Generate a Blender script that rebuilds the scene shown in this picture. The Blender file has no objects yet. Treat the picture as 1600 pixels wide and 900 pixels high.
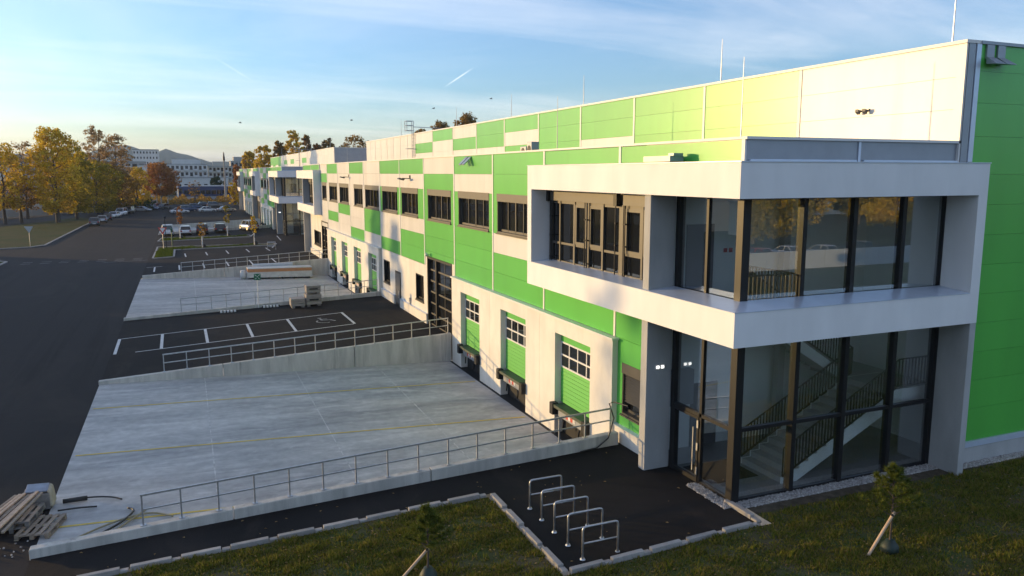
import bpy, math, random
import numpy as np
from mathutils import Vector, Matrix

scene = bpy.context.scene
random.seed(7)
RAD = math.radians

# ------------------------------------------------------------------ camera
cam_d = bpy.data.cameras.new('camera'); cam = bpy.data.objects.new('camera', cam_d)
scene.collection.objects.link(cam); scene.camera = cam
cam_d.sensor_width = 36.0; cam_d.lens = 1210.0 / 1600.0 * 36.0
cam_d.clip_start = 0.3; cam_d.clip_end = 12000
YAW, PITCH = math.atan2(515.0, math.hypot(1210.0, 180.0)), math.atan2(180.0, 1210.0)
cam.location = (-12.83, -15.58, 8.6)
cam.rotation_euler = (math.pi / 2 - PITCH, 0, -YAW)

# ------------------------------------------------------------------ sky, sun, exposure
SUN = Vector((-1.0, 0.87, 0.098)).normalized()
SUN_EL = math.asin(SUN.z); SUN_AZ = math.atan2(SUN.x, SUN.y)
world = bpy.data.worlds.new('World'); scene.world = world; world.use_nodes = True
wn, wl = world.node_tree.nodes, world.node_tree.links
wn.clear()
w_out = wn.new('ShaderNodeOutputWorld'); w_bg = wn.new('ShaderNodeBackground')
w_sky = wn.new('ShaderNodeTexSky'); w_sky.sky_type = 'NISHITA'; w_sky.sun_disc = False
w_sky.sun_elevation = SUN_EL; w_sky.sun_rotation = SUN_AZ
w_sky.air_density = 0.9; w_sky.dust_density = 1.3; w_sky.ozone_density = 3.7; w_sky.altitude = 200
w_bg.inputs['Strength'].default_value = 0.15
# thin high cloud: streaked noise on the direction projected on a flat layer
w_tc = wn.new('ShaderNodeTexCoord'); w_sep = wn.new('ShaderNodeSeparateXYZ')
wl.new(w_tc.outputs['Generated'], w_sep.inputs[0])
def wmath(op, a, b=None, clamp=False):
    n = wn.new('ShaderNodeMath'); n.operation = op; n.use_clamp = clamp
    for i, v in enumerate((a, b)):
        if v is None: continue
        if isinstance(v, (int, float)): n.inputs[i].default_value = v
        else: wl.new(v, n.inputs[i])
    return n.outputs[0]
zc = wmath('ADD', wmath('MAXIMUM', w_sep.outputs[2], 0.0), 0.12)
px = wmath('DIVIDE', w_sep.outputs[0], zc); py = wmath('DIVIDE', w_sep.outputs[1], zc)
w_cmb = wn.new('ShaderNodeCombineXYZ'); wl.new(px, w_cmb.inputs[0]); wl.new(py, w_cmb.inputs[1])
def cloud(scale, rot, sx, sy, lo, hi, detail=7, dist=0.6):
    m = wn.new('ShaderNodeMapping'); m.inputs['Rotation'].default_value = (0, 0, rot); m.inputs['Scale'].default_value = (sx, sy, 1)
    wl.new(w_cmb.outputs[0], m.inputs[0])
    n = wn.new('ShaderNodeTexNoise'); n.inputs['Scale'].default_value = scale; n.inputs['Detail'].default_value = detail
    n.inputs['Roughness'].default_value = 0.62; n.inputs['Distortion'].default_value = dist
    wl.new(m.outputs[0], n.inputs['Vector'])
    r = wn.new('ShaderNodeMapRange'); r.inputs[1].default_value = lo; r.inputs[2].default_value = hi; r.clamp = True
    wl.new(n.outputs[0], r.inputs[0]); return r.outputs[0]
c1 = cloud(0.55, RAD(-28), 0.5, 2.2, 0.46, 0.80)
c2 = cloud(0.35, RAD(-20), 1.0, 1.3, 0.40, 0.75, 5)
cm = wmath('ADD', wmath('MULTIPLY', c1, 0.30), wmath('ADD', wmath('MULTIPLY', c2, 0.20), 0.08), True)
w_mix = wn.new('ShaderNodeMix'); w_mix.data_type = 'RGBA'; w_mix.blend_type = 'MIX'
wl.new(cm, w_mix.inputs[0]); wl.new(w_sky.outputs[0], w_mix.inputs[6])
w_mix.inputs[7].default_value = (3.9, 3.65, 3.5, 1)
W_LAST = w_mix.outputs[2]
def contrail(az0, el0, az1, el1, width, amount):
    """soft straight vapour trail between two sky directions"""
    global W_LAST
    d = lambda az, el: Vector((math.sin(az) * math.cos(el), math.cos(az) * math.cos(el), math.sin(el)))
    a, b = d(az0, el0), d(az1, el1); n = a.cross(b).normalized(); mid = (a + b).normalized(); half = a.angle(b) / 2
    def dot(v):
        k = wn.new('ShaderNodeVectorMath'); k.operation = 'DOT_PRODUCT'; wl.new(w_tc.outputs['Generated'], k.inputs[0]); k.inputs[1].default_value = v
        return k.outputs['Value']
    across = wmath('SUBTRACT', 1.0, wmath('DIVIDE', wmath('ABSOLUTE', dot(n)), width), True)
    tang = n.cross(mid)
    along = wmath('MULTIPLY', wmath('SUBTRACT', half, wmath('ABSOLUTE', dot(tang))), 60.0, True)
    f = wmath('MULTIPLY', wmath('MULTIPLY', across, wmath('GREATER_THAN', dot(mid), 0.5)), wmath('MULTIPLY', along, amount))
    m = wn.new('ShaderNodeMix'); m.data_type = 'RGBA'; wl.new(f, m.inputs[0]); wl.new(W_LAST, m.inputs[6]); m.inputs[7].default_value = (4.2, 4.1, 4.0, 1)
    W_LAST = m.outputs[2]
contrail(0.3512, 0.1299, 0.3126, 0.1051, 0.0012, 0.45)
contrail(0.0409, 0.1341, 0.0852, 0.1070, 0.0010, 0.16)
wl.new(W_LAST, w_bg.inputs['Color']); wl.new(w_bg.outputs[0], w_out.inputs['Surface'])

sun_d = bpy.data.lights.new('sun', 'SUN'); sun = bpy.data.objects.new('sun', sun_d); scene.collection.objects.link(sun)
sun_d.energy = 2.0; sun_d.angle = RAD(0.53); sun_d.color = (0.88, 0.58, 0.24)
sun.rotation_euler = (-SUN).to_track_quat('-Z', 'Y').to_euler(); sun.location = (-60, 60, 40)

scene.view_settings.view_transform = 'Standard'; scene.view_settings.look = 'None'
scene.view_settings.exposure = 1.58; scene.view_settings.gamma = 1.0; scene.view_settings.use_curve_mapping = False
scene.render.engine = 'CYCLES'
scene.cycles.use_denoising = True
scene.cycles.max_bounces = 8; scene.cycles.diffuse_bounces = 4; scene.cycles.glossy_bounces = 4
scene.cycles.transparent_max_bounces = 16; scene.cycles.sample_clamp_indirect = 6.0
scene.cycles.caustics_reflective = False; scene.cycles.caustics_refractive = False

# ------------------------------------------------------------------ materials
MATS = {}
def node(nt, kind, **kw):
    n = nt.nodes.new(kind)
    for k, v in kw.items(): setattr(n, k, v)
    return n
def mat(name, col, rough=0.6, var=0.0, vs=2.0, aniso=(1, 1, 1), bump=0.0, bs=60.0, metal=0.0, spec=0.5, col2=None,
        lo=0.35, hi=0.65, fine=0.0, fs=40.0, emit=0.0, coat=0.0, rvar=0.0, baniso=(1, 1, 1), stains=(), orand=0.0):
    m = bpy.data.materials.new(name); m.use_nodes = True; nt = m.node_tree; nt.nodes.clear()
    out = node(nt, 'ShaderNodeOutputMaterial'); p = node(nt, 'ShaderNodeBsdfPrincipled'); nt.links.new(p.outputs[0], out.inputs[0])
    p.inputs['Base Color'].default_value = (*col, 1); p.inputs['Roughness'].default_value = rough
    p.inputs['Metallic'].default_value = metal; p.inputs['Specular IOR Level'].default_value = spec
    p.inputs['Coat Weight'].default_value = coat; p.inputs['Coat Roughness'].default_value = 0.08
    if emit: p.inputs['Emission Color'].default_value = (*col, 1); p.inputs['Emission Strength'].default_value = emit
    geo = node(nt, 'ShaderNodeNewGeometry')
    def noise(scale, an, det=6.0):
        mp = node(nt, 'ShaderNodeMapping'); mp.inputs['Scale'].default_value = an; nt.links.new(geo.outputs['Position'], mp.inputs[0])
        n = node(nt, 'ShaderNodeTexNoise'); n.inputs['Scale'].default_value = scale; n.inputs['Detail'].default_value = det
        n.inputs['Roughness'].default_value = 0.6; nt.links.new(mp.outputs[0], n.inputs['Vector']); return n.outputs[0]
    def rng(x, a, b, c, d):
        r = node(nt, 'ShaderNodeMapRange'); nt.links.new(x, r.inputs[0])
        for i, v in enumerate((a, b, c, d)): r.inputs[i + 1].default_value = v
        return r.outputs[0]
    cur = None
    if var or col2:
        f = rng(noise(vs, aniso), lo, hi, 0, 1)
        mx = node(nt, 'ShaderNodeMix', data_type='RGBA'); nt.links.new(f, mx.inputs[0])
        a = tuple(c * (1 - var) for c in col); b = col2 if col2 else tuple(min(1, c * (1 + var)) for c in col)
        mx.inputs[6].default_value = (*a, 1); mx.inputs[7].default_value = (*b, 1); cur = mx.outputs[2]
        if rvar: nt.links.new(rng(f, 0, 1, rough - rvar, rough + rvar), p.inputs['Roughness'])
    for (sc, an, sl, sh, scol, amt, dist) in stains:      # wear and stains with shapes of their own
        mp = node(nt, 'ShaderNodeMapping'); mp.inputs['Scale'].default_value = an; mp.inputs['Location'].default_value = (sc * 7.3, sc * 3.1, 0); nt.links.new(geo.outputs['Position'], mp.inputs[0])
        n_ = node(nt, 'ShaderNodeTexNoise'); n_.inputs['Scale'].default_value = sc; n_.inputs['Detail'].default_value = 8; n_.inputs['Roughness'].default_value = .65; n_.inputs['Distortion'].default_value = dist; nt.links.new(mp.outputs[0], n_.inputs['Vector'])
        mx = node(nt, 'ShaderNodeMix', data_type='RGBA'); nt.links.new(rng(n_.outputs[0], sl, sh, 0, amt), mx.inputs[0])
        if cur: nt.links.new(cur, mx.inputs[6])
        else: mx.inputs[6].default_value = (*col, 1)
        mx.inputs[7].default_value = (*scol, 1); cur = mx.outputs[2]
    if fine:
        f = rng(noise(fs, (1, 1, 1), 3.0), 0.3, 0.7, 1 - fine, 1 + fine)
        mx = node(nt, 'ShaderNodeMix', data_type='RGBA', blend_type='MULTIPLY'); mx.inputs[0].default_value = 1.0
        if cur: nt.links.new(cur, mx.inputs[6])
        else: mx.inputs[6].default_value = (*col, 1)
        cb = node(nt, 'ShaderNodeCombineColor'); [nt.links.new(f, cb.inputs[i]) for i in range(3)]
        nt.links.new(cb.outputs[0], mx.inputs[7]); cur = mx.outputs[2]
    if orand:
        oi = node(nt, 'ShaderNodeObjectInfo'); f = rng(oi.outputs['Random'], 0, 1, 1 - orand, 1 + orand); mx = node(nt, 'ShaderNodeMix', data_type='RGBA', blend_type='MULTIPLY'); mx.inputs[0].default_value = 1.0
        if cur: nt.links.new(cur, mx.inputs[6])
        else: mx.inputs[6].default_value = (*col, 1)
        cb = node(nt, 'ShaderNodeCombineColor'); [nt.links.new(f, cb.inputs[i]) for i in range(3)]; nt.links.new(cb.outputs[0], mx.inputs[7]); cur = mx.outputs[2]
    if cur: nt.links.new(cur, p.inputs['Base Color'])
    if bump:
        b = node(nt, 'ShaderNodeBump'); b.inputs['Strength'].default_value = bump; b.inputs['Distance'].default_value = 0.02
        nt.links.new(noise(bs, baniso, 4.0), b.inputs['Height']); nt.links.new(b.outputs[0], p.inputs['Normal'])
    MATS[name] = m; return m
def leafmat(name, cols, transl=0.5):
    m = bpy.data.materials.new(name); m.use_nodes = True; nt = m.node_tree; nt.nodes.clear()
    out = node(nt, 'ShaderNodeOutputMaterial'); geo = node(nt, 'ShaderNodeNewGeometry'); cr = node(nt, 'ShaderNodeValToRGB')
    nt.links.new(geo.outputs['Random Per Island'], cr.inputs[0])
    e = cr.color_ramp.elements
    while len(e) < len(cols): e.new(0.5)
    for i, c in enumerate(cols): e[i].position = i / (len(cols) - 1); e[i].color = (*c, 1)
    d = node(nt, 'ShaderNodeBsdfDiffuse'); t = node(nt, 'ShaderNodeBsdfTranslucent'); mx = node(nt, 'ShaderNodeMixShader'); mx.inputs[0].default_value = transl
    nt.links.new(cr.outputs[0], d.inputs[0]); nt.links.new(cr.outputs[0], t.inputs[0])
    nt.links.new(d.outputs[0], mx.inputs[1]); nt.links.new(t.outputs[0], mx.inputs[2]); nt.links.new(mx.outputs[0], out.inputs[0])
    MATS[name] = m; return m
def glassmat(name, tint, refl_boost=0.04, ior=1.55):
    m = bpy.data.materials.new(name); m.use_nodes = True; nt = m.node_tree; nt.nodes.clear()
    out = node(nt, 'ShaderNodeOutputMaterial'); tr = node(nt, 'ShaderNodeBsdfTransparent'); tr.inputs[0].default_value = (*tint, 1)
    gl = node(nt, 'ShaderNodeBsdfGlossy'); gl.inputs['Roughness'].default_value = 0.0; gl.inputs['Color'].default_value = (0.95, 0.97, 1, 1)
    fr = node(nt, 'ShaderNodeFresnel'); geo = node(nt, 'ShaderNodeNewGeometry'); io = node(nt, 'ShaderNodeMapRange')
    io.inputs[3].default_value = ior; io.inputs[4].default_value = 1.0 / ior; nt.links.new(geo.outputs['Backfacing'], io.inputs[0]); nt.links.new(io.outputs[0], fr.inputs[0])
    ad = node(nt, 'ShaderNodeMath', operation='MULTIPLY_ADD', use_clamp=True); ad.inputs[1].default_value = 1.25; ad.inputs[2].default_value = refl_boost
    nt.links.new(fr.outputs[0], ad.inputs[0]); mx = node(nt, 'ShaderNodeMixShader'); nt.links.new(ad.outputs[0], mx.inputs[0])
    nt.links.new(tr.outputs[0], mx.inputs[1]); nt.links.new(gl.outputs[0], mx.inputs[2]); nt.links.new(mx.outputs[0], out.inputs[0])
    MATS[name] = m; return m
M = MATS
mat('green_panel', (0.100, 0.47, 0.072), 0.30, var=0.05, vs=0.9, aniso=(1, 1, .3), bump=0.07, bs=1.6, baniso=(1, .5, 3), spec=0.5, orand=0.05, stains=((1.6, (1, 1, .05), .56, .74, (.085, .36, .06), .5, .2),))
mat('white_panel', (0.68, 0.66, 0.62), 0.36, var=0.05, vs=0.9, aniso=(1, 1, .3), bump=0.06, bs=1.6, baniso=(1, .5, 3), spec=0.4, orand=0.03, stains=((1.6, (1, 1, .05), .56, .74, (.50, .48, .43), .5, .2),))
mat('white_trim', (0.70, 0.69, 0.66), 0.45, var=0.03, vs=1.5)
mat('white_render', (0.78, 0.77, 0.76), 0.62, var=0.05, vs=1.0, aniso=(1, 1, .35), bump=0.05, bs=90, spec=0.3)
mat('cream_concrete', (0.74, 0.70, 0.62), 0.8, var=0.08, vs=1.1, aniso=(1, 1, .5), bump=0.08, bs=30, spec=0.25, fine=0.03)
mat('fair_concrete', (0.40, 0.40, 0.39), 0.8, var=0.10, vs=1.3, aniso=(1, 1, .4), bump=0.10, bs=25, spec=0.3, fine=0.05)
mat('wall_concrete', (0.50, 0.48, 0.43), 0.82, var=0.17, vs=1.8, aniso=(1.4, 1.4, .22), bump=0.12, bs=22, spec=0.3, fine=0.07, stains=((3.0, (1.2, 1.2, .10), .56, .70, (.22, .21, .19), .6, .2),))
mat('sill_metal', (0.56, 0.63, 0.74), 0.30, var=0.05, vs=2, metal=0.25)  # light blue base carries the tint of sky reflected by the sill
mat('grey_metal', (0.30, 0.32, 0.35), 0.42, var=0.05, vs=2, metal=0.4)
mat('galvanised', (0.46, 0.47, 0.48), 0.42, var=0.14, vs=9, metal=0.75)
mat('black_frame', (0.014, 0.014, 0.015), 0.42, var=0.05, vs=4, spec=0.3)
mat('bronze_frame', (0.075, 0.070, 0.063), 0.45, var=0.05, vs=4, metal=0.2)
mat('dark_void', (0.012, 0.012, 0.013), 0.8)
mat('dark_glass', (0.010, 0.011, 0.012), 0.03, spec=0.75, bump=0.012, bs=0.7)
glassmat('clear_glass', (0.965, 0.985, 0.98), 0.10)
mat('rubber', (0.012, 0.012, 0.012), 0.75)
mat('steel_green', (0.045, 0.065, 0.045), 0.5, var=0.2, vs=5)
mat('red_paint', (0.55, 0.05, 0.03), 0.5); mat('white_paint', (0.58, 0.58, 0.57), 0.65, var=0.16, vs=6, fine=0.12, fs=30)
mat('yellow_paint', (0.62, 0.46, 0.08), 0.7, var=0.2, vs=3, aniso=(.4, 3, 1), fine=0.15, fs=18)
mat('door_green', (0.095, 0.45, 0.07), 0.36, bump=0.02, bs=2)
mat('roof_membrane', (0.30, 0.30, 0.29), 0.85, var=0.1)
mat('interior_white', (0.84, 0.86, 0.84), 0.75, var=0.02)
mat('interior_floor', (0.24, 0.25, 0.245), 0.4, var=0.08, vs=1.5)
mat('interior_door', (0.10, 0.10, 0.105), 0.55)
mat('lamp_lit', (1.0, 0.97, 0.9), 0.4, emit=1.1)
mat('asphalt', (0.017, 0.0155, 0.015), 0.85, var=0.38, vs=0.35, bump=0.5, bs=75, fine=0.30, fs=55, lo=0.3, hi=0.7, spec=0.12, rvar=0.06, stains=((0.5, (1, .5, 1), .50, .68, (.036, .030, .026), .7, 1.2), (7.0, (1, 1, 1), .66, .72, (.05, .046, .042), .5, 0)))
mat('road_asphalt', (0.023, 0.0215, 0.022), 0.85, var=0.35, vs=0.10, aniso=(1.6, .5, 1), bump=0.4, bs=60, fine=0.22, fs=35, lo=0.3, hi=0.7, spec=0.15, rvar=0.05, stains=((1.3, (1.2, .035, 1), .50, .66, (.014, .014, .015), .75, .3), (0.14, (1, .6, 1), .50, .66, (.042, .036, .032), .6, 1.0)))
mat('yard_concrete', (0.49, 0.485, 0.46), 0.75, col2=(0.27, 0.275, 0.275), vs=0.62, aniso=(0.26, 1.5, 1), lo=0.36, hi=0.72, bump=0.06, bs=30, fine=0.12, fs=3.2, spec=0.3, rvar=0.05, stains=((0.9, (.45, 1.3, 1), .52, .72, (.62, .61, .58), .75, 1.6), (0.16, (1, 1, 1), .48, .70, (.33, .30, .26), .32, .8), (2.6, (.12, 1.6, 1), .60, .74, (.20, .20, .20), .3, .4)))
mat('joint_seal', (0.50, 0.495, 0.47), 0.8, var=0.3, vs=5)
mat('lawn_soil', (0.105, 0.082, 0.045), 0.95, col2=(0.055, 0.080, 0.022), vs=0.9, bump=0.6, bs=18, fine=0.35, fs=30, spec=0.1)
mat('far_ground', (0.055, 0.060, 0.028), 0.95, col2=(0.075, 0.062, 0.035), vs=0.06, fine=0.2, fs=2, spec=0.1)
mat('soil', (0.085, 0.070, 0.050), 0.95, var=0.3, vs=4, bump=0.6, bs=20, spec=0.1)
mat('gravel', (0.40, 0.385, 0.36), 0.9, var=0.3, vs=25, spec=0.2)
mat('kerb_concrete', (0.33, 0.31, 0.285), 0.85, orand=0.14, var=0.12, vs=4, bump=0.2, bs=40, fine=0.1)
mat('timber', (0.28, 0.22, 0.16), 0.75, orand=0.2, var=0.25, vs=4, aniso=(1, 6, 6)); mat('grey_timber', (0.20, 0.18, 0.16), 0.8, orand=0.2, var=0.25, vs=5)
mat('stake_wood', (0.52, 0.38, 0.26), 0.7, var=0.15, vs=8); mat('bark', (0.085, 0.065, 0.05), 0.9, var=0.3, vs=6, bump=0.5, bs=15)
mat('pale_bark', (0.42, 0.38, 0.33), 0.85, var=0.35, vs=4)
mat('hose_black', (0.02, 0.02, 0.02), 0.5); mat('hose_pale', (0.30, 0.26, 0.15), 0.55)
mat('blue_plastic', (0.06, 0.25, 0.38), 0.45); mat('bag_fabric', (0.40, 0.35, 0.25), 0.85, var=0.15, vs=6); mat('bag_grey', (0.30, 0.33, 0.38), 0.6, var=0.15, vs=5)
mat('foil_white', (0.55, 0.55, 0.53), 0.45, var=0.1, vs=3); mat('foam_orange', (0.46, 0.22, 0.10), 0.7, var=0.1); mat('crate_grey', (0.34, 0.30, 0.26), 0.75, var=0.1, vs=3)
mat('sign_green', (0.01, 0.16, 0.07), 0.45); mat('sign_grey', (0.42, 0.43, 0.44), 0.45, metal=0.4); mat('sign_white', (0.75, 0.75, 0.74), 0.5)
mat('green_post', (0.02, 0.10, 0.05), 0.5); mat('worn_paint', (0.26, 0.26, 0.255), 0.75, var=0.35, vs=7, fine=0.25, fs=25)
mat('water_bag', (0.018, 0.034, 0.026), 0.6, var=0.3, vs=6)
mat('verge_grass', (0.040, 0.056, 0.015), 0.95, col2=(0.070, 0.064, 0.025), vs=0.25, fine=0.3, fs=4, spec=0.1)
mat('shutter_grey', (0.028, 0.027, 0.026), 0.5, spec=0.25)
mat('tyre', (0.015, 0.015, 0.015), 0.8); mat('rim', (0.35, 0.35, 0.36), 0.35, metal=0.8)
for n, c in dict(car_white=(.68, .70, .72), car_silver=(.42, .44, .46), car_black=(.018, .018, .02), car_brown=(.055, .035, .03), car_blue=(.03, .06, .14), car_grey=(.12, .125, .13), car_red=(.35, .03, .03)).items():
    mat(n, c, 0.3, metal=0.15 if n != 'car_white' else 0, coat=0.6)
mat('car_glass', (0.012, 0.014, 0.016), 0.04, spec=0.8); mat('tail_lamp', (0.35, 0.02, 0.015), 0.25); mat('head_lamp', (0.75, 0.76, 0.78), 0.15)
mat('plate_white', (0.7, 0.7, 0.7), 0.5)
mat('coach_blue', (0.022, 0.045, 0.13), 0.35, coat=0.4); mat('coach_silver', (0.35, 0.35, 0.35), 0.5)
mat('block_white', (0.62, 0.61, 0.58), 0.8, var=0.05, vs=.3); mat('block_grey', (0.36, 0.35, 0.33), 0.8, var=0.06, vs=.3); mat('block_cream', (0.52, 0.47, 0.38), 0.8, var=0.06, vs=.3)
mat('hill_forest', (0.055, 0.065, 0.045), 0.95, var=0.35, vs=0.02, spec=0.05)
leafmat('leaf_gold', [(.30, .19, .016), (.64, .44, .030), (.82, .60, .07), (.46, .36, .04)])
leafmat('leaf_olive', [(.14, .13, .018), (.32, .27, .030), (.54, .40, .042), (.20, .18, .025)])
leafmat('leaf_tan', [(.22, .14, .060), (.42, .28, .12), (.52, .36, .16), (.20, .13, .06)])
leafmat('leaf_orange', [(.18, .070, .016), (.38, .17, .035), (.44, .22, .07), (.22, .11, .035)])
leafmat('leaf_brown', [(.14, .095, .025), (.30, .18, .04), (.42, .26, .055), (.17, .12, .03)])
leafmat('leaf_green', [(.018, .030, .010), (.035, .060, .016), (.055, .080, .020), (.030, .045, .012)], .2)
leafmat('grass_blade', [(.070, .095, .014), (.125, .150, .022), (.220, .205, .034), (.240, .180, .060), (.100, .120, .020)], .35)
leafmat('grass_bright', [(.06, .10, .015), (.12, .17, .025), (.18, .20, .03), (.09, .12, .02)], .25)
leafmat('needle', [(.050, .075, .016), (.100, .130, .026), (.170, .180, .036), (.070, .095, .020)], .3)
leafmat('stone_chip', [(.30, .28, .25), (.48, .46, .43), (.22, .21, .20), (.55, .53, .50)], 0.0)

# ------------------------------------------------------------------ mesh helpers
COL = scene.collection
ORG = {}
def g(x):                                    # paved ground height: rises gently from the road to the building
    return 0.037 * (max(-17.0, min(-0.75, x)) + 0.75)
class MB:
    def __init__(s): s.v = []; s.f = []
    def box(s, x0, x1, y0, y1, z0, z1):
        x0, x1 = min(x0, x1), max(x0, x1); y0, y1 = min(y0, y1), max(y0, y1); z0, z1 = min(z0, z1), max(z0, z1)
        return s.hexa([(x0, y0, z0), (x1, y0, z0), (x1, y1, z0), (x0, y1, z0), (x0, y0, z1), (x1, y0, z1), (x1, y1, z1), (x0, y1, z1)])
    def hexa(s, p):
        n = len(s.v); s.v += [tuple(q) for q in p]
        s.f += [tuple(n + i for i in f) for f in ((0, 3, 2, 1), (4, 5, 6, 7), (0, 1, 5, 4), (1, 2, 6, 5), (2, 3, 7, 6), (3, 0, 4, 7))]; return s
    def poly(s, pts):
        n = len(s.v); s.v += [tuple(q) for q in pts]; s.f.append(tuple(range(n, n + len(pts)))); return s
    def beam(s, p, q, w, h, up=(0, 0, 1)):
        p, q = Vector(p), Vector(q); d = (q - p).normalized(); u = Vector(up); r = d.cross(u)
        if r.length < 1e-4: r = d.cross(Vector((1, 0, 0)))
        r.normalize(); u = r.cross(d); r *= w / 2; u *= h / 2
        return s.hexa([p - r - u, p + r - u, q + r - u, q - r - u, p - r + u, p + r + u, q + r + u, q - r + u])
    def tube(s, pts, rad, n=6, cap=True):
        pts = [Vector(p) for p in pts]; rads = rad if isinstance(rad, (list, tuple)) else [rad] * len(pts)
        base = len(s.v); ref = None
        for i, p in enumerate(pts):
            d = (pts[min(i + 1, len(pts) - 1)] - pts[max(i - 1, 0)]).normalized()
            if ref is None: ref = d.cross(Vector((0, 0, 1)) if abs(d.z) < 0.9 else Vector((1, 0, 0))).normalized()
            else: ref = (ref - d * ref.dot(d)).normalized()
            b = d.cross(ref)
            for k in range(n):
                a = 2 * math.pi * k / n; s.v.append(tuple(p + (ref * math.cos(a) + b * math.sin(a)) * rads[i]))
        for i in range(len(pts) - 1):
            for k in range(n):
                a, b2 = base + i * n + k, base + i * n + (k + 1) % n; s.f.append((a, b2, b2 + n, a + n))
        if cap:
            s.f.append(tuple(base + k for k in reversed(range(n)))); e = base + (len(pts) - 1) * n; s.f.append(tuple(e + k for k in range(n)))
        return s
    def prism(s, pts, axis, a, b):           # 2D outline extruded along x, y or z
        def P(p, t): return (t, p[0], p[1]) if axis == 'x' else (p[0], t, p[1]) if axis == 'y' else (p[0], p[1], t)
        n = len(s.v); k = len(pts); s.v += [P(p, a) for p in pts] + [P(p, b) for p in pts]
        s.f.append(tuple(n + i for i in range(k))); s.f.append(tuple(n + k + i for i in reversed(range(k))))
        for i in range(k): j = (i + 1) % k; s.f.append((n + j, n + i, n + k + i, n + k + j))
        return s
    def disc(s, c, r, axis, t, n=14):
        c = Vector(c); h = Vector({'x': (1, 0, 0), 'y': (0, 1, 0), 'z': (0, 0, 1)}[axis]) * t / 2
        return s.tube([c - h, c + h], r, n)
    def build(s, name, m, parent=None, smooth=False, loc=None, bevel=0.0):
        o3 = Vector(ORG.get(parent.name, (0, 0, 0))) if parent else Vector(loc or (0, 0, 0))
        me = bpy.data.meshes.new(name); me.from_pydata([tuple(Vector(p) - o3) for p in s.v], [], s.f)
        me.materials.append(M[m] if isinstance(m, str) else m)
        me.validate(); me.update()
        import bmesh
        bm = bmesh.new(); bm.from_mesh(me); bmesh.ops.recalc_face_normals(bm, faces=bm.faces); bm.to_mesh(me); bm.free()
        if smooth: me.polygons.foreach_set('use_smooth', [True] * len(me.polygons))
        o = bpy.data.objects.new(name, me); COL.objects.link(o)
        if parent: o.parent = parent
        else: o.location = o3
        ORG[o.name] = tuple(o3)
        if bevel:
            b = o.modifiers.new('bevel', 'BEVEL'); b.width = bevel; b.segments = 2; b.limit_method = 'ANGLE'; b.angle_limit = RAD(40)
        return o
def tag(o, label, cat, group=None, kind=None):
    if label: o['label'] = label
    if cat: o['category'] = cat
    if group: o['group'] = group
    if kind: o['kind'] = kind
    return o
def thing(name, label, cat, loc=(0, 0, 0), group=None):
    o = bpy.data.objects.new(name, None); COL.objects.link(o); o.location = loc; o.empty_display_size = 0.3
    ORG[o.name] = tuple(loc); return tag(o, label, cat, group)
def struct(mb, name, m): o = mb.build(name, m); o['kind'] = 'structure'; return o
def copy_tree(o, parent=None):
    c = o.copy(); COL.objects.link(c); c.parent = parent; ORG[c.name] = ORG.get(o.name, (0, 0, 0))
    for ch in list(o.children): copy_tree(ch, c)
    return c
def np_obj(name, V, F, m, parent=None, loc=(0, 0, 0)):
    V = np.asarray(V, np.float32); F = np.asarray(F, np.int32); k = F.shape[1]
    me = bpy.data.meshes.new(name); me.vertices.add(len(V)); me.vertices.foreach_set('co', V.ravel())
    me.loops.add(F.size); me.loops.foreach_set('vertex_index', F.ravel())
    me.polygons.add(len(F)); me.polygons.foreach_set('loop_start', np.arange(0, F.size, k, dtype=np.int32))
    me.materials.append(M[m]); me.update(calc_edges=True); me.validate()
    o = bpy.data.objects.new(name, me); COL.objects.link(o); o.parent = parent; o.location = loc; ORG[o.name] = tuple(loc); return o

# ------------------------------------------------------------------ terrain, road, yards
def sheet(name, m, x0, x1, y0, y1, zf, nx=2, ny=2, kind=True):
    b = MB(); xs = np.linspace(x0, x1, nx); ys = np.linspace(y0, y1, ny)
    for y in ys:
        for x in xs: b.v.append((float(x), float(y), zf(float(x), float(y))))
    for j in range(ny - 1):
        for i in range(nx - 1): a = j * nx + i; b.f.append((a, a + 1, a + nx + 1, a + nx))
    return struct(b, name, m)
b = MB()                                     # terrain with an opening where the paved site lies
HX0, HX1, HY0, HY1, ZG = -62.0, 60.0, -42.0, 232.0, -0.66
R = 5000
for q in ((-R, R, -R, HY0), (-R, R, HY1, R), (-R, HX0, HY0, HY1), (HX1, R, HY0, HY1)):
    b.poly([(q[0], q[2], ZG), (q[1], q[2], ZG), (q[1], q[3], ZG), (q[0], q[3], ZG)])
struct(b, 'ground', 'far_ground')
b = MB(); b.poly([(HX0, HY0, -.62), (-16.72, HY0, -.62), (-16.72, HY1, -.62), (HX0, HY1, -.62)]); struct(b, 'road', 'road_asphalt')
def sloped(name, m, x0, x1, y0, y1, dz=0.0):
    xs = sorted(set([x0, x1] + [x for x in (-17.0, -0.75) if x0 < x < x1])); b = MB()
    for i in range(len(xs) - 1):
        a, c = xs[i], xs[i + 1]; b.poly([(a, y0, g(a) + dz), (c, y0, g(c) + dz), (c, y1, g(c) + dz), (a, y1, g(a) + dz)])
    return struct(b, name, m)
def patch(mb, x0, x1, y0, y1, dz):           # flat sheet lying on the sloping pavement
    mb.poly([(x0, y0, g(x0) + dz), (x1, y0, g(x1) + dz), (x1, y1, g(x1) + dz), (x0, y1, g(x0) + dz)])
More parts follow.
